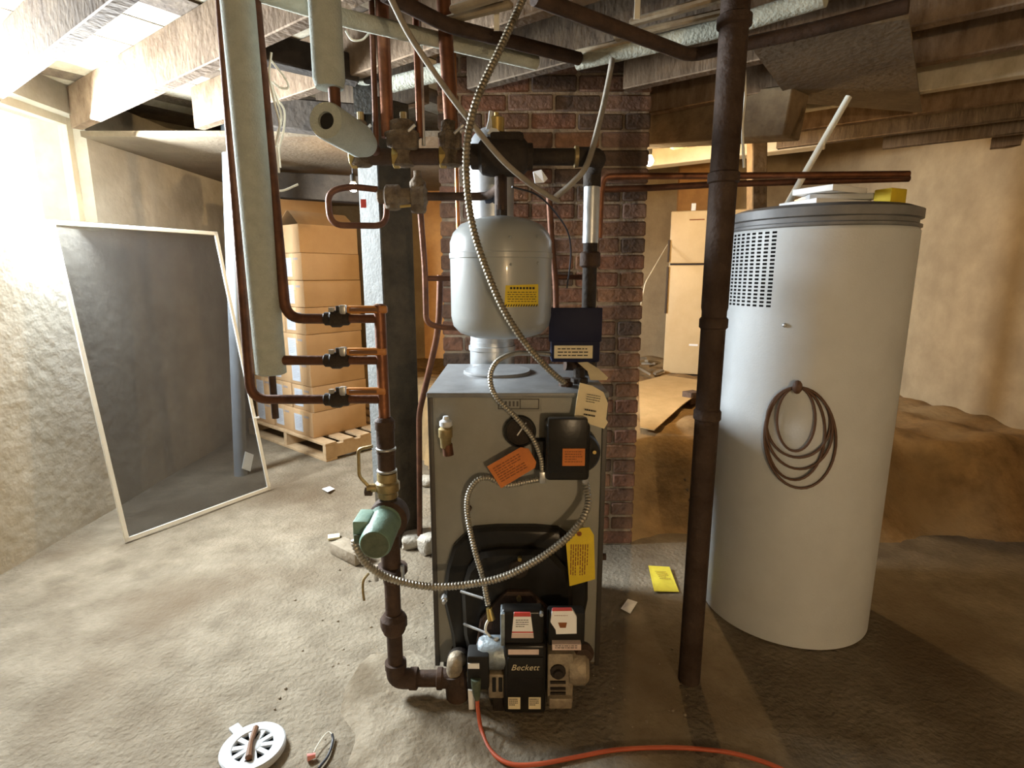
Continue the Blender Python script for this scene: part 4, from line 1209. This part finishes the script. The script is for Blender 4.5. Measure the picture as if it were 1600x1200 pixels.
# ================================================================== TIMBER POST
post = thing('timber_post', 'square timber post, whitewashed on its left face, behind the manifold', 'post', (-0.584, 2.72, 0))
S, ang = 0.175, math.radians(45)
pc0 = V((-0.592, 2.60, 0))
rd, ld = V((math.cos(ang), math.sin(ang), 0)), V((-math.sin(ang), math.cos(ang), 0))
ctr = pc0 + (rd + ld) * S / 2
obj('post_body', MB().box(ctr + V((0, 0, 1.06)), (S, S, 2.12), rz=ang, bev=0.006, seg=1), 'post_dark', post)
wf = pc0 + ld * S / 2 - rd * 0.002 + V((0, 0, 1.20))
obj('whitewashed_face', MB().box(wf, (0.006, S - 0.008, 1.84), rz=ang, bev=0.001, seg=1), 'post_white', post, 'whitewashed face')
obj('whitewashed_top', MB().pbox(552, 128, 584, 176, 2.59, 2.62), 'post_white', post)
# stones round its foot
for k, (px, py, s_, lab) in enumerate(((652, 838, (0.16, 0.11, 0.07), 'pale flat stone beside the foot of the timber post'), (672, 850, (0.10, 0.08, 0.10), 'grey stone against the boiler side at floor level'),
                                       (628, 822, (0.12, 0.10, 0.09), 'rough dark stone under the timber post'), (668, 745, (0.10, 0.09, 0.06), 'broken stone behind the timber post'))):
    c = PZ(px, py + 12, 0)
    mb = MB().box((c.x, c.y, s_[2] / 2 - 0.004), s_, rz=0.5 * k + 0.3, bev=0.022, seg=2)
    for v in mb.bm.verts:
        v.co += V((rnd.uniform(-.007, .007), rnd.uniform(-.007, .007), rnd.uniform(-.004, .004)))
    tag(obj('stone', mb, ('stone', 'galv', 'post_dark', 'stone')[k] if k != 1 else 'stone'), lab, 'stone')
c = PZ(545, 872, 0)
tag(obj('wood_block', MB().box((c.x, c.y + 0.02, 0.027), (0.20, 0.085, 0.06), rz=math.radians(-38), bev=0.004), 'wood_block'), 'grey offcut of timber lying behind the green pump', 'block')
c = PZ(519, 845, 0)
tag(obj('wood_chip', MB().box((c.x, c.y + 0.03, 0.008), (0.06, 0.05, 0.012), rz=0.3, bev=0.002), 'cream'), 'small pale chip lying by the timber offcut', 'scrap')

# ================================================================== BARE BULBS
def bulb(px, py, Y, strength, color, r, label, socket=True, top=None):
    c = P(px, py, Y)
    t = thing('light_bulb', label, 'lamp', c - V((0, 0, r)))
    m = glow('bulb_glow', color, strength)
    obj('bulb_glass', MB().lathe(c - V((0, 0, r)), (0, 0, 1), [(0.0, 0), (r * 0.6, r * 0.2), (r, r), (r * 0.8, r * 1.6), (r * 0.45, r * 2.1)], 18), m, t)
    obj('socket', MB().lathe(c + V((0, 0, r * 1.05)), (0, 0, 1), [(r * 0.46, 0), (r * 0.6, 0.004), (r * 0.6, 0.04), (r * 0.3, 0.048)], 14), 'black_matte', t)
    obj('flex', MB().tube([c + V((0, 0, r + 0.045)), V((c.x, c.y, top or 2.28))], 0.0035, 6), 'wire_black', t)
    return t


WARM = (1.0, 0.66, 0.30)
bulb(552, 293, 3.35, BULB_NEAR, WARM, 0.026, 'lit bare bulb beside the whitewashed face of the timber post', top=2.10)
bulb(1014, 252, 3.70, BULB_FAR, WARM, 0.030, 'lit bare bulb right of the chimney, under the old beam', top=2.70)
# unseen fill bulb added behind the camera to light the boiler front
t = thing('light_bulb', 'added fill bulb, unseen behind the camera', 'lamp', (0.9, -2.05, 1.25))
obj('bulb_glass', MB().lathe((0.9, -2.05, 1.25), (0, 0, 1), [(0.0, 0), (0.018, 0.006), (0.03, 0.03), (0.024, 0.048), (0.013, 0.063)], 18), glow('bulb_glow', (1.0, 0.76, 0.48), BULB_FILL), t)
obj('socket', MB().lathe((0.9, -2.05, 1.312), (0, 0, 1), [(0.014, 0), (0.018, 0.004), (0.018, 0.04), (0.01, 0.048)], 14), 'black_matte', t)
obj('flex', MB().tube([(0.9, -2.05, 1.355), (0.9, -2.05, 2.28)], 0.0035, 6), 'wire_black', t)

# ================================================================== CARTONS ON A PALLET
TH = math.radians(50.5)
RDIR, LDIR = V((math.cos(TH), math.sin(TH), 0)), V((-math.sin(TH), math.cos(TH), 0))
PC = V((-1.373, 3.92, 0))
pal = thing('pallet', 'worn timber pallet under the cardboard boxes', 'pallet', PC + (RDIR * 0.5 + LDIR * 0.6))


def slat(name, r0, r1, l0, l1, z0, z1, m='pallet'):
    c = PC + RDIR * ((r0 + r1) / 2) + LDIR * ((l0 + l1) / 2) + V((0, 0, (z0 + z1) / 2))
    obj(name, MB().box(c, (r1 - r0, l1 - l0, z1 - z0), rz=TH, bev=0.002, seg=1), m, pal)


for k in range(7):
    slat('deck_slat', k * 0.152, k * 0.152 + 0.095, 0, 1.2, 0.118, 0.137)
for l in (0.0, 0.56, 1.16):
    slat('stringer', 0.0, 1.007, l, l + 0.04, 0.018, 0.118)
for k in (0, 3, 6):
    slat('bottom_slat', k * 0.152, k * 0.152 + 0.095, 0, 1.2, -0.003, 0.0178)

CL, CWD, CH = 0.485, 0.285, 0.197


def carton():
    t = thing('cardboard_box', '', 'box', (0, 0, 0), 'cardboard boxes on the pallet')
    obj('carton', MB().box((0, 0, CH / 2), (CL, CWD, CH - 0.003), bev=0.004, seg=2), 'carton', t)
    obj('tape', MB().box((0, 0, CH - 0.0012), (CL - 0.01, 0.05, 0.0016)).box((-CL / 2 - 0.0006, 0, CH - 0.035), (0.0016, 0.05, 0.068)), 'tape', t)
    lb_ = obj('shipping_label', MB().box((-CL / 2 - 0.0008, 0.055, CH * 0.48), (0.0016, 0.115, 0.135)), 'shipping', t, 'white shipping label')
    print_on(lb_, V((-CL / 2 - 0.002, 0.105, CH * 0.48 + 0.062)), V((0, -1, 0)), V((0, 0, -1)), 0.10, 0.12, 8, 'ink_grey', 0.4, 5, 0.0)
    mb = MB()
    for k in range(4):
        mb.box((-CL / 2 - 0.0004, -0.03 - k * 0.018, CH * 0.78), (0.001, 0.012, 0.016))
    obj('stamp', mb, 'ink_grey', t)
    return t


ORD = ['lowest', 'second', 'third', 'fourth', 'fifth', 'sixth', 'seventh', 'topmost']
proto = carton()
first = True
rc = random.Random(5)
C0 = PC + RDIR * 0.021 + LDIR * 0.195
shift = [0.0, 0.015, 0.01, 0.005, 0.0, 0.012, 0.008]
for col, (nl, l0, r0) in enumerate(((7, 0.0, 0.0), (8, 0.30, 0.01), (8, 0.60, 0.0))):
    for k in range(nl):
        o = proto if first else copy_tree(proto)
        first = False
        off = RDIR * (CL / 2 + r0 + shift[k % 7] + rc.uniform(-.006, .006)) + LDIR * (CWD / 2 + l0 + shift[(k * 3) % 7] * 0.5)
        p = C0 + off
        o.location = (p.x, p.y, 0.1375 + k * CH)
        o.rotation_euler = (0, 0, TH + rc.uniform(-0.02, 0.02))
        where = ('near', 'middle', 'far left')[col]
        o['label'] = 'brown cardboard box, %s%s in the %s stack on the pallet' % (ORD[k], ' up' if 0 < k < 7 else '', where)
# the open carton on top of the near stack
p = C0 + RDIR * (CL / 2) + LDIR * (CWD / 2)
zt = 0.1375 + 7 * CH
ob = thing('cardboard_box', 'open cardboard box with raised flaps on top of the near stack', 'box', (p.x, p.y, zt), 'cardboard boxes on the pallet')
R3 = Matrix.Rotation(TH, 3, 'Z')


def loc(x, y, z):
    return V((p.x, p.y, zt)) + R3 @ V((x, y, z))


hw, hl = CWD / 2, CL / 2
mb = MB()
for c_, s_ in (((0, -hw, CH / 2), (CL, 0.004, CH)), ((0, hw, CH / 2), (CL, 0.004, CH)), ((-hl, 0, CH / 2), (0.004, CWD, CH)), ((hl, 0, CH / 2), (0.004, CWD, CH)), ((0, 0, 0.003), (CL, CWD, 0.004))):
    mb.box(loc(*c_), s_, rz=TH)
obj('carton', mb, 'carton', ob)
for sg in (-1, 1):
    mb = MB().prism([loc(-hl, sg * hw, CH - 0.001), loc(hl, sg * hw, CH - 0.001), loc(hl * 0.98, sg * 0.012, CH + 0.10), loc(-hl * 0.98, sg * 0.012, CH + 0.10)], R3 @ V((0, 0.003, 0.002)))
    obj('flap', mb, 'carton', ob)
obj('inside', MB().box(loc(0, 0, CH * 0.55), (CL - 0.02, CWD - 0.02, 0.003), rz=TH), 'carton_inside', ob)
# stray cartons on the floor behind
q = C0 + RDIR * 0.25 + LDIR * 0.47
ob2 = thing('cardboard_box', 'tall plain cardboard box on top of the middle stack', 'box', (q.x, q.y, 0.1375 + 8 * CH))
obj('carton', MB().box((q.x, q.y, 0.1375 + 8 * CH + 0.11), (0.40, 0.26, 0.22), rz=TH, bev=0.004), 'carton', ob2)
obj('tape', MB().box((q.x, q.y, 0.1375 + 8 * CH + 0.2205), (0.40, 0.05, 0.0016), rz=TH), 'tape', ob2)

# ================================================================== LEANING INSECT SCREEN
scr = thing('window_screen', 'white framed insect screen leaning at the left in front of the cardboard boxes', 'screen', (-1.75, 3.05, 0))
B0, B1 = V((-1.56, 3.37, 0.004)), V((-1.985, 2.655, 0.004))
UP = V((-0.22, 0.13, 1.35)).normalized() * 1.62


def bar(a, b, w=0.022):
    mb_ = MB()
    d = (b - a).normalized()
    n_ = (B1 - B0).normalized().cross(UP.normalized())
    s_ = d.cross(n_)
    Rm = Matrix((d, s_, n_)).transposed()
    mb_.box((a + b) / 2, ((b - a).length + w, w, 0.012), R=Rm, bev=0.002, seg=1)
    return mb_


u = UP.normalized()
e = (B1 - B0).normalized()
f0 = B0 + u * 0.011
f1 = B1 + u * 0.011
for a, b in ((f0, f1), (f0, f0 + UP), (f1, f1 + UP), (f0 + UP, f1 + UP)):
    obj('frame_bar', bar(a, b), 'alu', scr)
nn = e.cross(u) * 0.0008
obj('mesh', MB().prism([f0, f1, f1 + UP, f0 + UP], nn), 'screen', scr, 'grey fly mesh')
a = P(395, 726, 3.25)
tl_ = f0 + u * 0.14 + e * 0.10
obj('tape_patch', MB().prism([tl_, tl_ + e * 0.05 + u * 0.035, tl_ + e * 0.005 + u * 0.13, tl_ - e * 0.045 + u * 0.095], -nn * 2.5), 'pvc_grey', scr, 'strip of grey tape')
for k in (0.46, 0.62):
    cpt = f0 + u * k
    obj('clip', MB().box(cpt + V((0.012, 0.006, 0)), (0.03, 0.012, 0.01), rz=0.6), 'alu', scr)

# ================================================================== FRIDGE ON THE EARTH BANK
FRY = 5.25
fr = thing('refrigerator', 'old top freezer refrigerator standing on the raised earth', 'refrigerator', (P(1043, 450, FRY).x, FRY, 0.43))
fr.rotation_euler = (0, 0, -0.30)
fxl = P(1043, 450, FRY).x
zb, zs, ztp = P(1043, 583, FRY).z, P(1043, 413, FRY).z, P(1043, 330, FRY).z
obj('cabinet', MB().span(fxl, fxl + 0.70, FRY + 0.055, FRY + 0.68, 0.47, ztp - 0.004, 0.008), 'fridge', fr)
obj('gasket', MB().span(fxl + 0.01, fxl + 0.69, FRY + 0.045, FRY + 0.06, zb, ztp - 0.012), 'fridge_gap', fr)
obj('freezer_door', MB().span(fxl - 0.002, fxl + 0.702, FRY, FRY + 0.05, zs + 0.008, ztp, 0.012, 3), 'fridge', fr)
obj('fridge_door', MB().span(fxl - 0.002, fxl + 0.702, FRY, FRY + 0.05, zb, zs - 0.008, 0.012, 3), 'fridge', fr)
obj('handle', MB().span(fxl - 0.016, fxl + 0.004, FRY - 0.02, FRY + 0.03, zs + 0.02, zs + 0.22, 0.006), 'fridge_gap', fr)
obj('handle', MB().span(fxl - 0.016, fxl + 0.004, FRY - 0.02, FRY + 0.03, zs - 0.45, zs - 0.02, 0.006), 'fridge_gap', fr)
obj('badge_strip', MB().span(fxl + 0.16, fxl + 0.29, FRY - 0.003, FRY + 0.004, ztp - 0.085, ztp - 0.075), 'ink_brown', fr)
obj('plinth', MB().span(fxl + 0.02, fxl + 0.68, FRY + 0.04, FRY + 0.66, 0.40, 0.48), 'fridge_gap', fr)
obj('scratch_plate', MB().pbox(1075, 536, 1088, 539, FRY - 0.003, FRY + 0.004), 'white_label', fr)
obj('hinge_clip', MB().span(fxl + 0.17, fxl + 0.21, FRY + 0.06, FRY + 0.09, ztp - 0.006, ztp + 0.07, 0.004), 'white_label', fr)
run('cord_line', PP((1043, 382, 5.22), (1008, 442, 4.6), (975, 600, 4.2)), 0.004, 'wire_white', 'pale cord slanting from the refrigerator towards the chimney')

# flattened cardboard and debris on the bank
def bp(px, py):
    """point of the earth bank seen at a pixel"""
    d = ray(px, py)
    t_ = 1.5
    while t_ < 12:
        q_ = V((0, 0, EYE)) + d * t_
        if q_.z <= max(bank_h(q_.x, q_.y), 0.0):
            return q_
        t_ += 0.01
    return q_


mb = MB()
outl = [(998, 603), (1040, 592), (1092, 600), (1090, 622), (1066, 640), (1040, 664), (1022, 681), (1000, 676)]
pts = [bp(x, y) + V((0, 0, 0.03)) for x, y in outl]
mb.prism(pts, (0, 0, 0.006))
tag(obj('cardboard_sheet', mb, 'cardboard'), 'flattened cardboard sheet lying on the earth in front of the refrigerator', 'cardboard')
c = bp(1080, 632)
tag(obj('brick_piece', MB().box(c + V((0, 0, 0.055)), (0.11, 0.09, 0.09), rz=0.5, bev=0.006), 'brick2'), 'dark broken brick on the edge of the earth bank by the iron column', 'brick')
c = bp(1018, 588)
mb = MB()
for k in range(7):
    mb.box(c + V((rnd.uniform(-.10, .10), rnd.uniform(-.05, .2), 0.025 + 0.02 * k)), (rnd.uniform(.08, .2), 0.04, 0.02), R=Matrix.Rotation(rnd.uniform(-1, 1), 3, 'Z') @ Matrix.Rotation(rnd.uniform(-.5, .5), 3, 'Y'))
o = tag(obj('debris_heap', mb, 'wood_block'), 'heap of wood scraps on the earth between the chimney and the refrigerator', 'debris')
o['kind'] = 'stuff'
mb = MB()
for k in range(8):
    mb.ball(bp(1076 + rnd.uniform(-8, 8), 735 + k * 8) + V((0, 0.015, 0.0)), rnd.uniform(0.012, 0.026), 6, (1, 1, 0.8))
o = tag(obj('rubble', mb, 'joist_grey'), 'small stones poking out of the earth bank by the iron column', 'rubble')
o['kind'] = 'stuff'

# ================================================================== WATER HEATER
WX, WY, WR = 1.133, 2.125, 0.313
wh = thing('water_heater', 'tall pale grey water heater with a slotted vent, at the right', 'water heater', (WX, WY, 0))
wz1 = P(1200, 352, WY - 0.25).z
mb = MB()
SEG, a_cam = 120, math.atan2(-WY, -WX)
zl = [0.0, 0.004]
gz1, gz0 = P(1180, 357, WY - 0.23).z, P(1180, 481, WY - 0.23).z
rows, cols = 20, 8
rh = (gz1 - gz0) / rows
for k in range(rows):
    zl += [gz0 + k * rh, gz0 + k * rh + rh * 0.56]
zl += [wz1 - 0.012, wz1]
zl = sorted(set(zl))
# angular grid with the slots
def ang_of(px):
    d = ray(px, 431)
    d2 = V((d.x, d.y))
    A = d2.dot(d2)
    B = -2 * (d2.x * WX + d2.y * WY)
    C = WX * WX + WY * WY - WR * WR
    D = B * B - 4 * A * C
    t_ = (-B - math.sqrt(max(D, 0))) / (2 * A)
    return math.atan2(d2.y * t_ - WY, d2.x * t_ - WX) % (2 * math.pi)


aA, aB = ang_of(1143), ang_of(1213)
lo_, hi_ = min(aA, aB), max(aA, aB)
th = []
step = (hi_ - lo_) / cols
for k in range(cols):
    th += [(lo_ + k * step, True), (lo_ + k * step + step * 0.62, False)]
rest = 2 * math.pi - (hi_ - lo_)
nrest = 72
for k in range(nrest):
    th.append((hi_ + rest * k / nrest, False))
rings = []
for z in zl:
    r_ = WR - (0.008 if z in (0.0, wz1) else 0)
    rings.append([mb.bm.verts.new((WX + r_ * math.cos(a_), WY + r_ * math.sin(a_), z)) for a_, _ in th])
slot_rows = {round(gz0 + k * rh, 6) for k in range(rows)}
for j in range(len(zl) - 1):
    for i in range(len(th)):
        if th[i][1] and round(zl[j], 6) in slot_rows:
            continue
        k = (i + 1) % len(th)
        mb.bm.faces.new((rings[j][i], rings[j][k], rings[j + 1][k], rings[j + 1][i]))
mb.bm.faces.new(list(reversed(rings[0])))
obj('jacket', mb, 'heater', wh)
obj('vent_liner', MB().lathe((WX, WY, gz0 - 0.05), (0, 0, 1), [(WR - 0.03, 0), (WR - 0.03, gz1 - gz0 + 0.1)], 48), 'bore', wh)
cap = obj('top_cap', MB().lathe((WX, WY, wz1 - 0.004), (0, 0, 1), [(WR - 0.004, 0), (WR + 0.002, 0.004), (WR + 0.002, 0.012), (WR - 0.008, 0.016), (WR - 0.008, 0.030), (WR + 0.004, 0.034), (WR + 0.004, 0.062), (WR - 0.03, 0.075), (0.0, 0.085)], 64, False), 'heater_cap', wh, 'dark rimmed cap')
def on_heater(px, py, dr=0.0):
    d = ray(px, py)
    A = d.x ** 2 + d.y ** 2
    B = -2 * (d.x * WX + d.y * WY)
    C = WX ** 2 + WY ** 2 - (WR + dr) ** 2
    t_ = (-B - math.sqrt(max(0, B * B - 4 * A * C))) / (2 * A)
    return V((0, 0, EYE)) + d * t_


hk = on_heater(1226, 508)
obj('jacket_knob', MB().ball(hk, 0.008, 8), 'steel', wh)
# things lying on top of it
zt = wz1 + 0.07
for k, (dx, dy, w, d_, rz, m, lab) in enumerate(((-0.02, -0.06, 0.24, 0.17, 0.3, 'white_label', 'white paper booklet lying on the water heater, lowest of its pile'), (0.03, -0.03, 0.22, 0.16, -0.15, 'plastic_white', 'white folder in the middle of the pile on the water heater'), (0.0, -0.05, 0.20, 0.15, 0.5, 'white_label', 'white leaflet on top of the pile on the water heater'))):
    tag(obj('booklet', MB().box((WX + dx, WY + dy, zt + 0.016 + k * 0.023), (w, d_, 0.02), rz=rz, bev=0.002), m), lab, 'paper')
tag(obj('yellow_box', MB().box((WX + 0.16, WY - 0.14, zt + 0.03), (0.08, 0.06, 0.055), rz=0.4, bev=0.003), 'yellow'), 'small yellow carton on the water heater beside the papers', 'box')
s0 = V((WX - 0.08, WY + 0.12, zt + 0.012))
tag(obj('plastic_tube', MB().tube([s0, s0 + V((0.18, -0.05, 0.40))], 0.012, 10), 'wire_white'), 'white tube sloping up from the top of the water heater', 'pipe')
# coil of brown cord hanging on it
mb = MB()
hook = on_heater(1246, 605, 0.02)
def loop(w, drop_, ph):
    pts_ = []
    for i in range(41):
        t_ = i / 40 * 2 * math.pi
        x_ = 1246 + w * math.sin(t_) + ph * math.sin(t_ / 2)
        y_ = 605 + drop_ * (1 - math.cos(t_)) / 2
        pts_.append(on_heater(x_, y_, 0.008 + 0.004 * math.sin(t_ * 2 + ph)))
    return pts_


coil = thing('cord_coil', 'coil of brown cord hanging on the side of the water heater', 'cord', on_heater(1246, 760, 0.01))
for w, d_, ph in ((50, 110, 2), (52, 128, 4), (46, 145, -4), (56, 158, 6), (30, 100, -3)):
    obj('cord_loop', MB().tube(loop(w, d_, ph), 0.0045, 6), 'cord_brown', coil)
obj('knot', MB().ball(hook, 0.02, 10, (0.8, 0.8, 1.2)), 'cord_brown', coil)

# ================================================================== SMALL THINGS ON THE FLOOR
def sheet(name, px, m, label, cat, z=0.003, curl=0.006):
    pts_ = [PZ(x, y, z + (curl if k % 2 else 0)) for k, (x, y) in enumerate(px)]
    return tag(obj(name, MB().prism(pts_, (0, 0, 0.0012)), m), label, cat)


ys = sheet('yellow_sheet', [(1013, 884), (1046, 886), (1061, 925), (1022, 924)], 'yellow_paper', 'crumpled yellow paper on the floor left of the iron column', 'paper')
print_on(ys, PZ(1020, 890, 0.012), V((1, -0.1, 0)).normalized(), V((0.1, -1, 0)).normalized(), 0.06, 0.09, 5, 'ink_brown', 0.3, 3, 0.0)
sheet('white_card', [(981, 936), (996, 941), (985, 959), (970, 951)], 'white_label', 'small white card on the floor right of the boiler', 'paper')
sheet('paper_scrap', [(503, 764), (515, 760), (523, 764), (512, 769)], 'white_label', 'tiny white scrap on the floor below the cardboard boxes', 'scrap', curl=0.01)

# round white drain cover
dcn = PZ(396, 1174, 0)
dr = thing('drain_cover', 'round white plastic drain cover with radial slots lying on the floor', 'cover', (dcn.x, dcn.y, 0))
mb = MB().lathe((dcn.x, dcn.y, 0.0), (0, 0, 1), [(0.086, 0.0), (0.089, 0.004), (0.089, 0.018), (0.085, 0.022), (0.058, 0.022), (0.055, 0.019), (0.055, 0.012), (0.058, 0.006)], 44, False)
obj('rim', mb, 'plastic_white', dr)
obj('hub', MB().lathe((dcn.x, dcn.y, 0.011), (0, 0, 1), [(0.022, 0), (0.022, 0.009), (0.018, 0.011)], 24), 'plastic_white', dr)
for k in range(10):
    a_ = k * 2 * math.pi / 10 + 0.2
    obj('spoke', MB().box((dcn.x + 0.039 * math.cos(a_), dcn.y + 0.039 * math.sin(a_), 0.0155), (0.042, 0.013, 0.008), rz=a_), 'plastic_white', dr)
obj('well', MB().cyl((dcn.x, dcn.y, 0.002), (dcn.x, dcn.y, 0.0055), 0.06, seg=32), 'bore', dr)
mb = MB()
a_ = 2.45
tb = V((dcn.x + 0.10 * math.cos(a_), dcn.y + 0.10 * math.sin(a_), 0.010))
mb.box(tb, (0.05, 0.03, 0.012), rz=a_, bev=0.004)
obj('tab', mb, 'plastic_white', dr)
tag(obj('dark_stick', MB().tube([V((dcn.x - 0.015, dcn.y + 0.055, 0.029)), V((dcn.x - 0.005, dcn.y, 0.030)), V((dcn.x + 0.012, dcn.y - 0.05, 0.029))], [0.009, 0.007, 0.010], 8), 'handle_dark'), 'dark stick lying across the white drain cover', 'stick')
# wire with a pink connector
wn = thing('wire_scrap', 'loose black and white wire with a pink connector on the floor', 'wire', PZ(495, 1185, 0))
obj('black_wire', MB().tube(smooth_path([PZ(519, 1147, 0.012), PZ(520, 1158, 0.006), PZ(513, 1180, 0.005), PZ(498, 1200, 0.005)]), 0.0038, 8), 'wire_black', wn)
obj('white_wire', MB().tube(smooth_path([PZ(490, 1176, 0.008), PZ(500, 1158, 0.012), PZ(512, 1144, 0.014), PZ(519, 1147, 0.012)]), 0.0016, 6), 'wire_white', wn)
a_, b_ = PZ(480, 1184, 0.008), PZ(493, 1180, 0.008)
obj('connector', MB().tube([a_, b_], [0.010, 0.006], 10), 'pink', wn)
# orange extension cord
w0 = P(746, 1092, BY - 0.016)
path = [w0, V((w0.x + 0.002, w0.y - 0.01, 0.05)), PZ(752, 1140, 0.012)] + [PZ(x, y, 0.006) for x, y in ((766, 1172), (795, 1193), (840, 1194), (900, 1183), (960, 1172), (1030, 1168), (1090, 1170), (1150, 1178), (1215, 1199), (1290, 1240), (1340, 1300))]
tag(obj('extension_cord', MB().tube(smooth_path(path), 0.0062, 10), 'cord_red'), 'orange red extension cord trailing from the burner across the floor', 'cord')
# rough patch of concrete poured under the pipes
mb = MB()
rp = random.Random(12)
ring_px = [(560, 1030), (575, 1018), (640, 1012), (690, 1035), (760, 1100), (800, 1135), (790, 1200), (760, 1260), (560, 1260), (540, 1200), (548, 1150), (528, 1110), (535, 1070)]
cpz = V((0, 0, 0))
ring_w = [PZ(x, y, 0) for x, y in ring_px]
for p_ in ring_w:
    cpz += p_ / len(ring_w)
cv = mb.bm.verts.new(cpz + V((0, 0, 0.014)))
prev = None
layers = []
for s_, h_ in ((0.55, 0.013), (0.85, 0.009), (1.0, -0.008)):
    layers.append([mb.bm.verts.new(cpz + (p_ - cpz) * s_ + V((rp.uniform(-.008, .008), rp.uniform(-.008, .008), h_ + (rp.uniform(-.003, .003) if s_ < 1 else 0)))) for p_ in ring_w])
n = len(ring_w)
for i in range(n):
    mb.bm.faces.new((cv, layers[0][i], layers[0][(i + 1) % n]))
    for l0, l1 in zip(layers, layers[1:]):
        mb.bm.faces.new((l0[i], l1[i], l1[(i + 1) % n], l0[(i + 1) % n]))
struct('floor_patch', mb, 'patch', smooth=180)
# crumbs of mortar scattered over the floor
mb = MB()
for k in range(90):
    x, y = rp.uniform(355, 1080), rp.uniform(860, 1195)
    q_ = PZ(x, y, 0.0)
    mb.ball(q_ + V((0, 0, -0.002)), rp.uniform(0.002, 0.006), 5, (1, rp.uniform(0.6, 1.3), 0.7))
o = tag(obj('floor_crumbs', mb, 'wood_block'), 'crumbs of mortar and dirt scattered over the floor', 'debris')
o['kind'] = 'stuff'
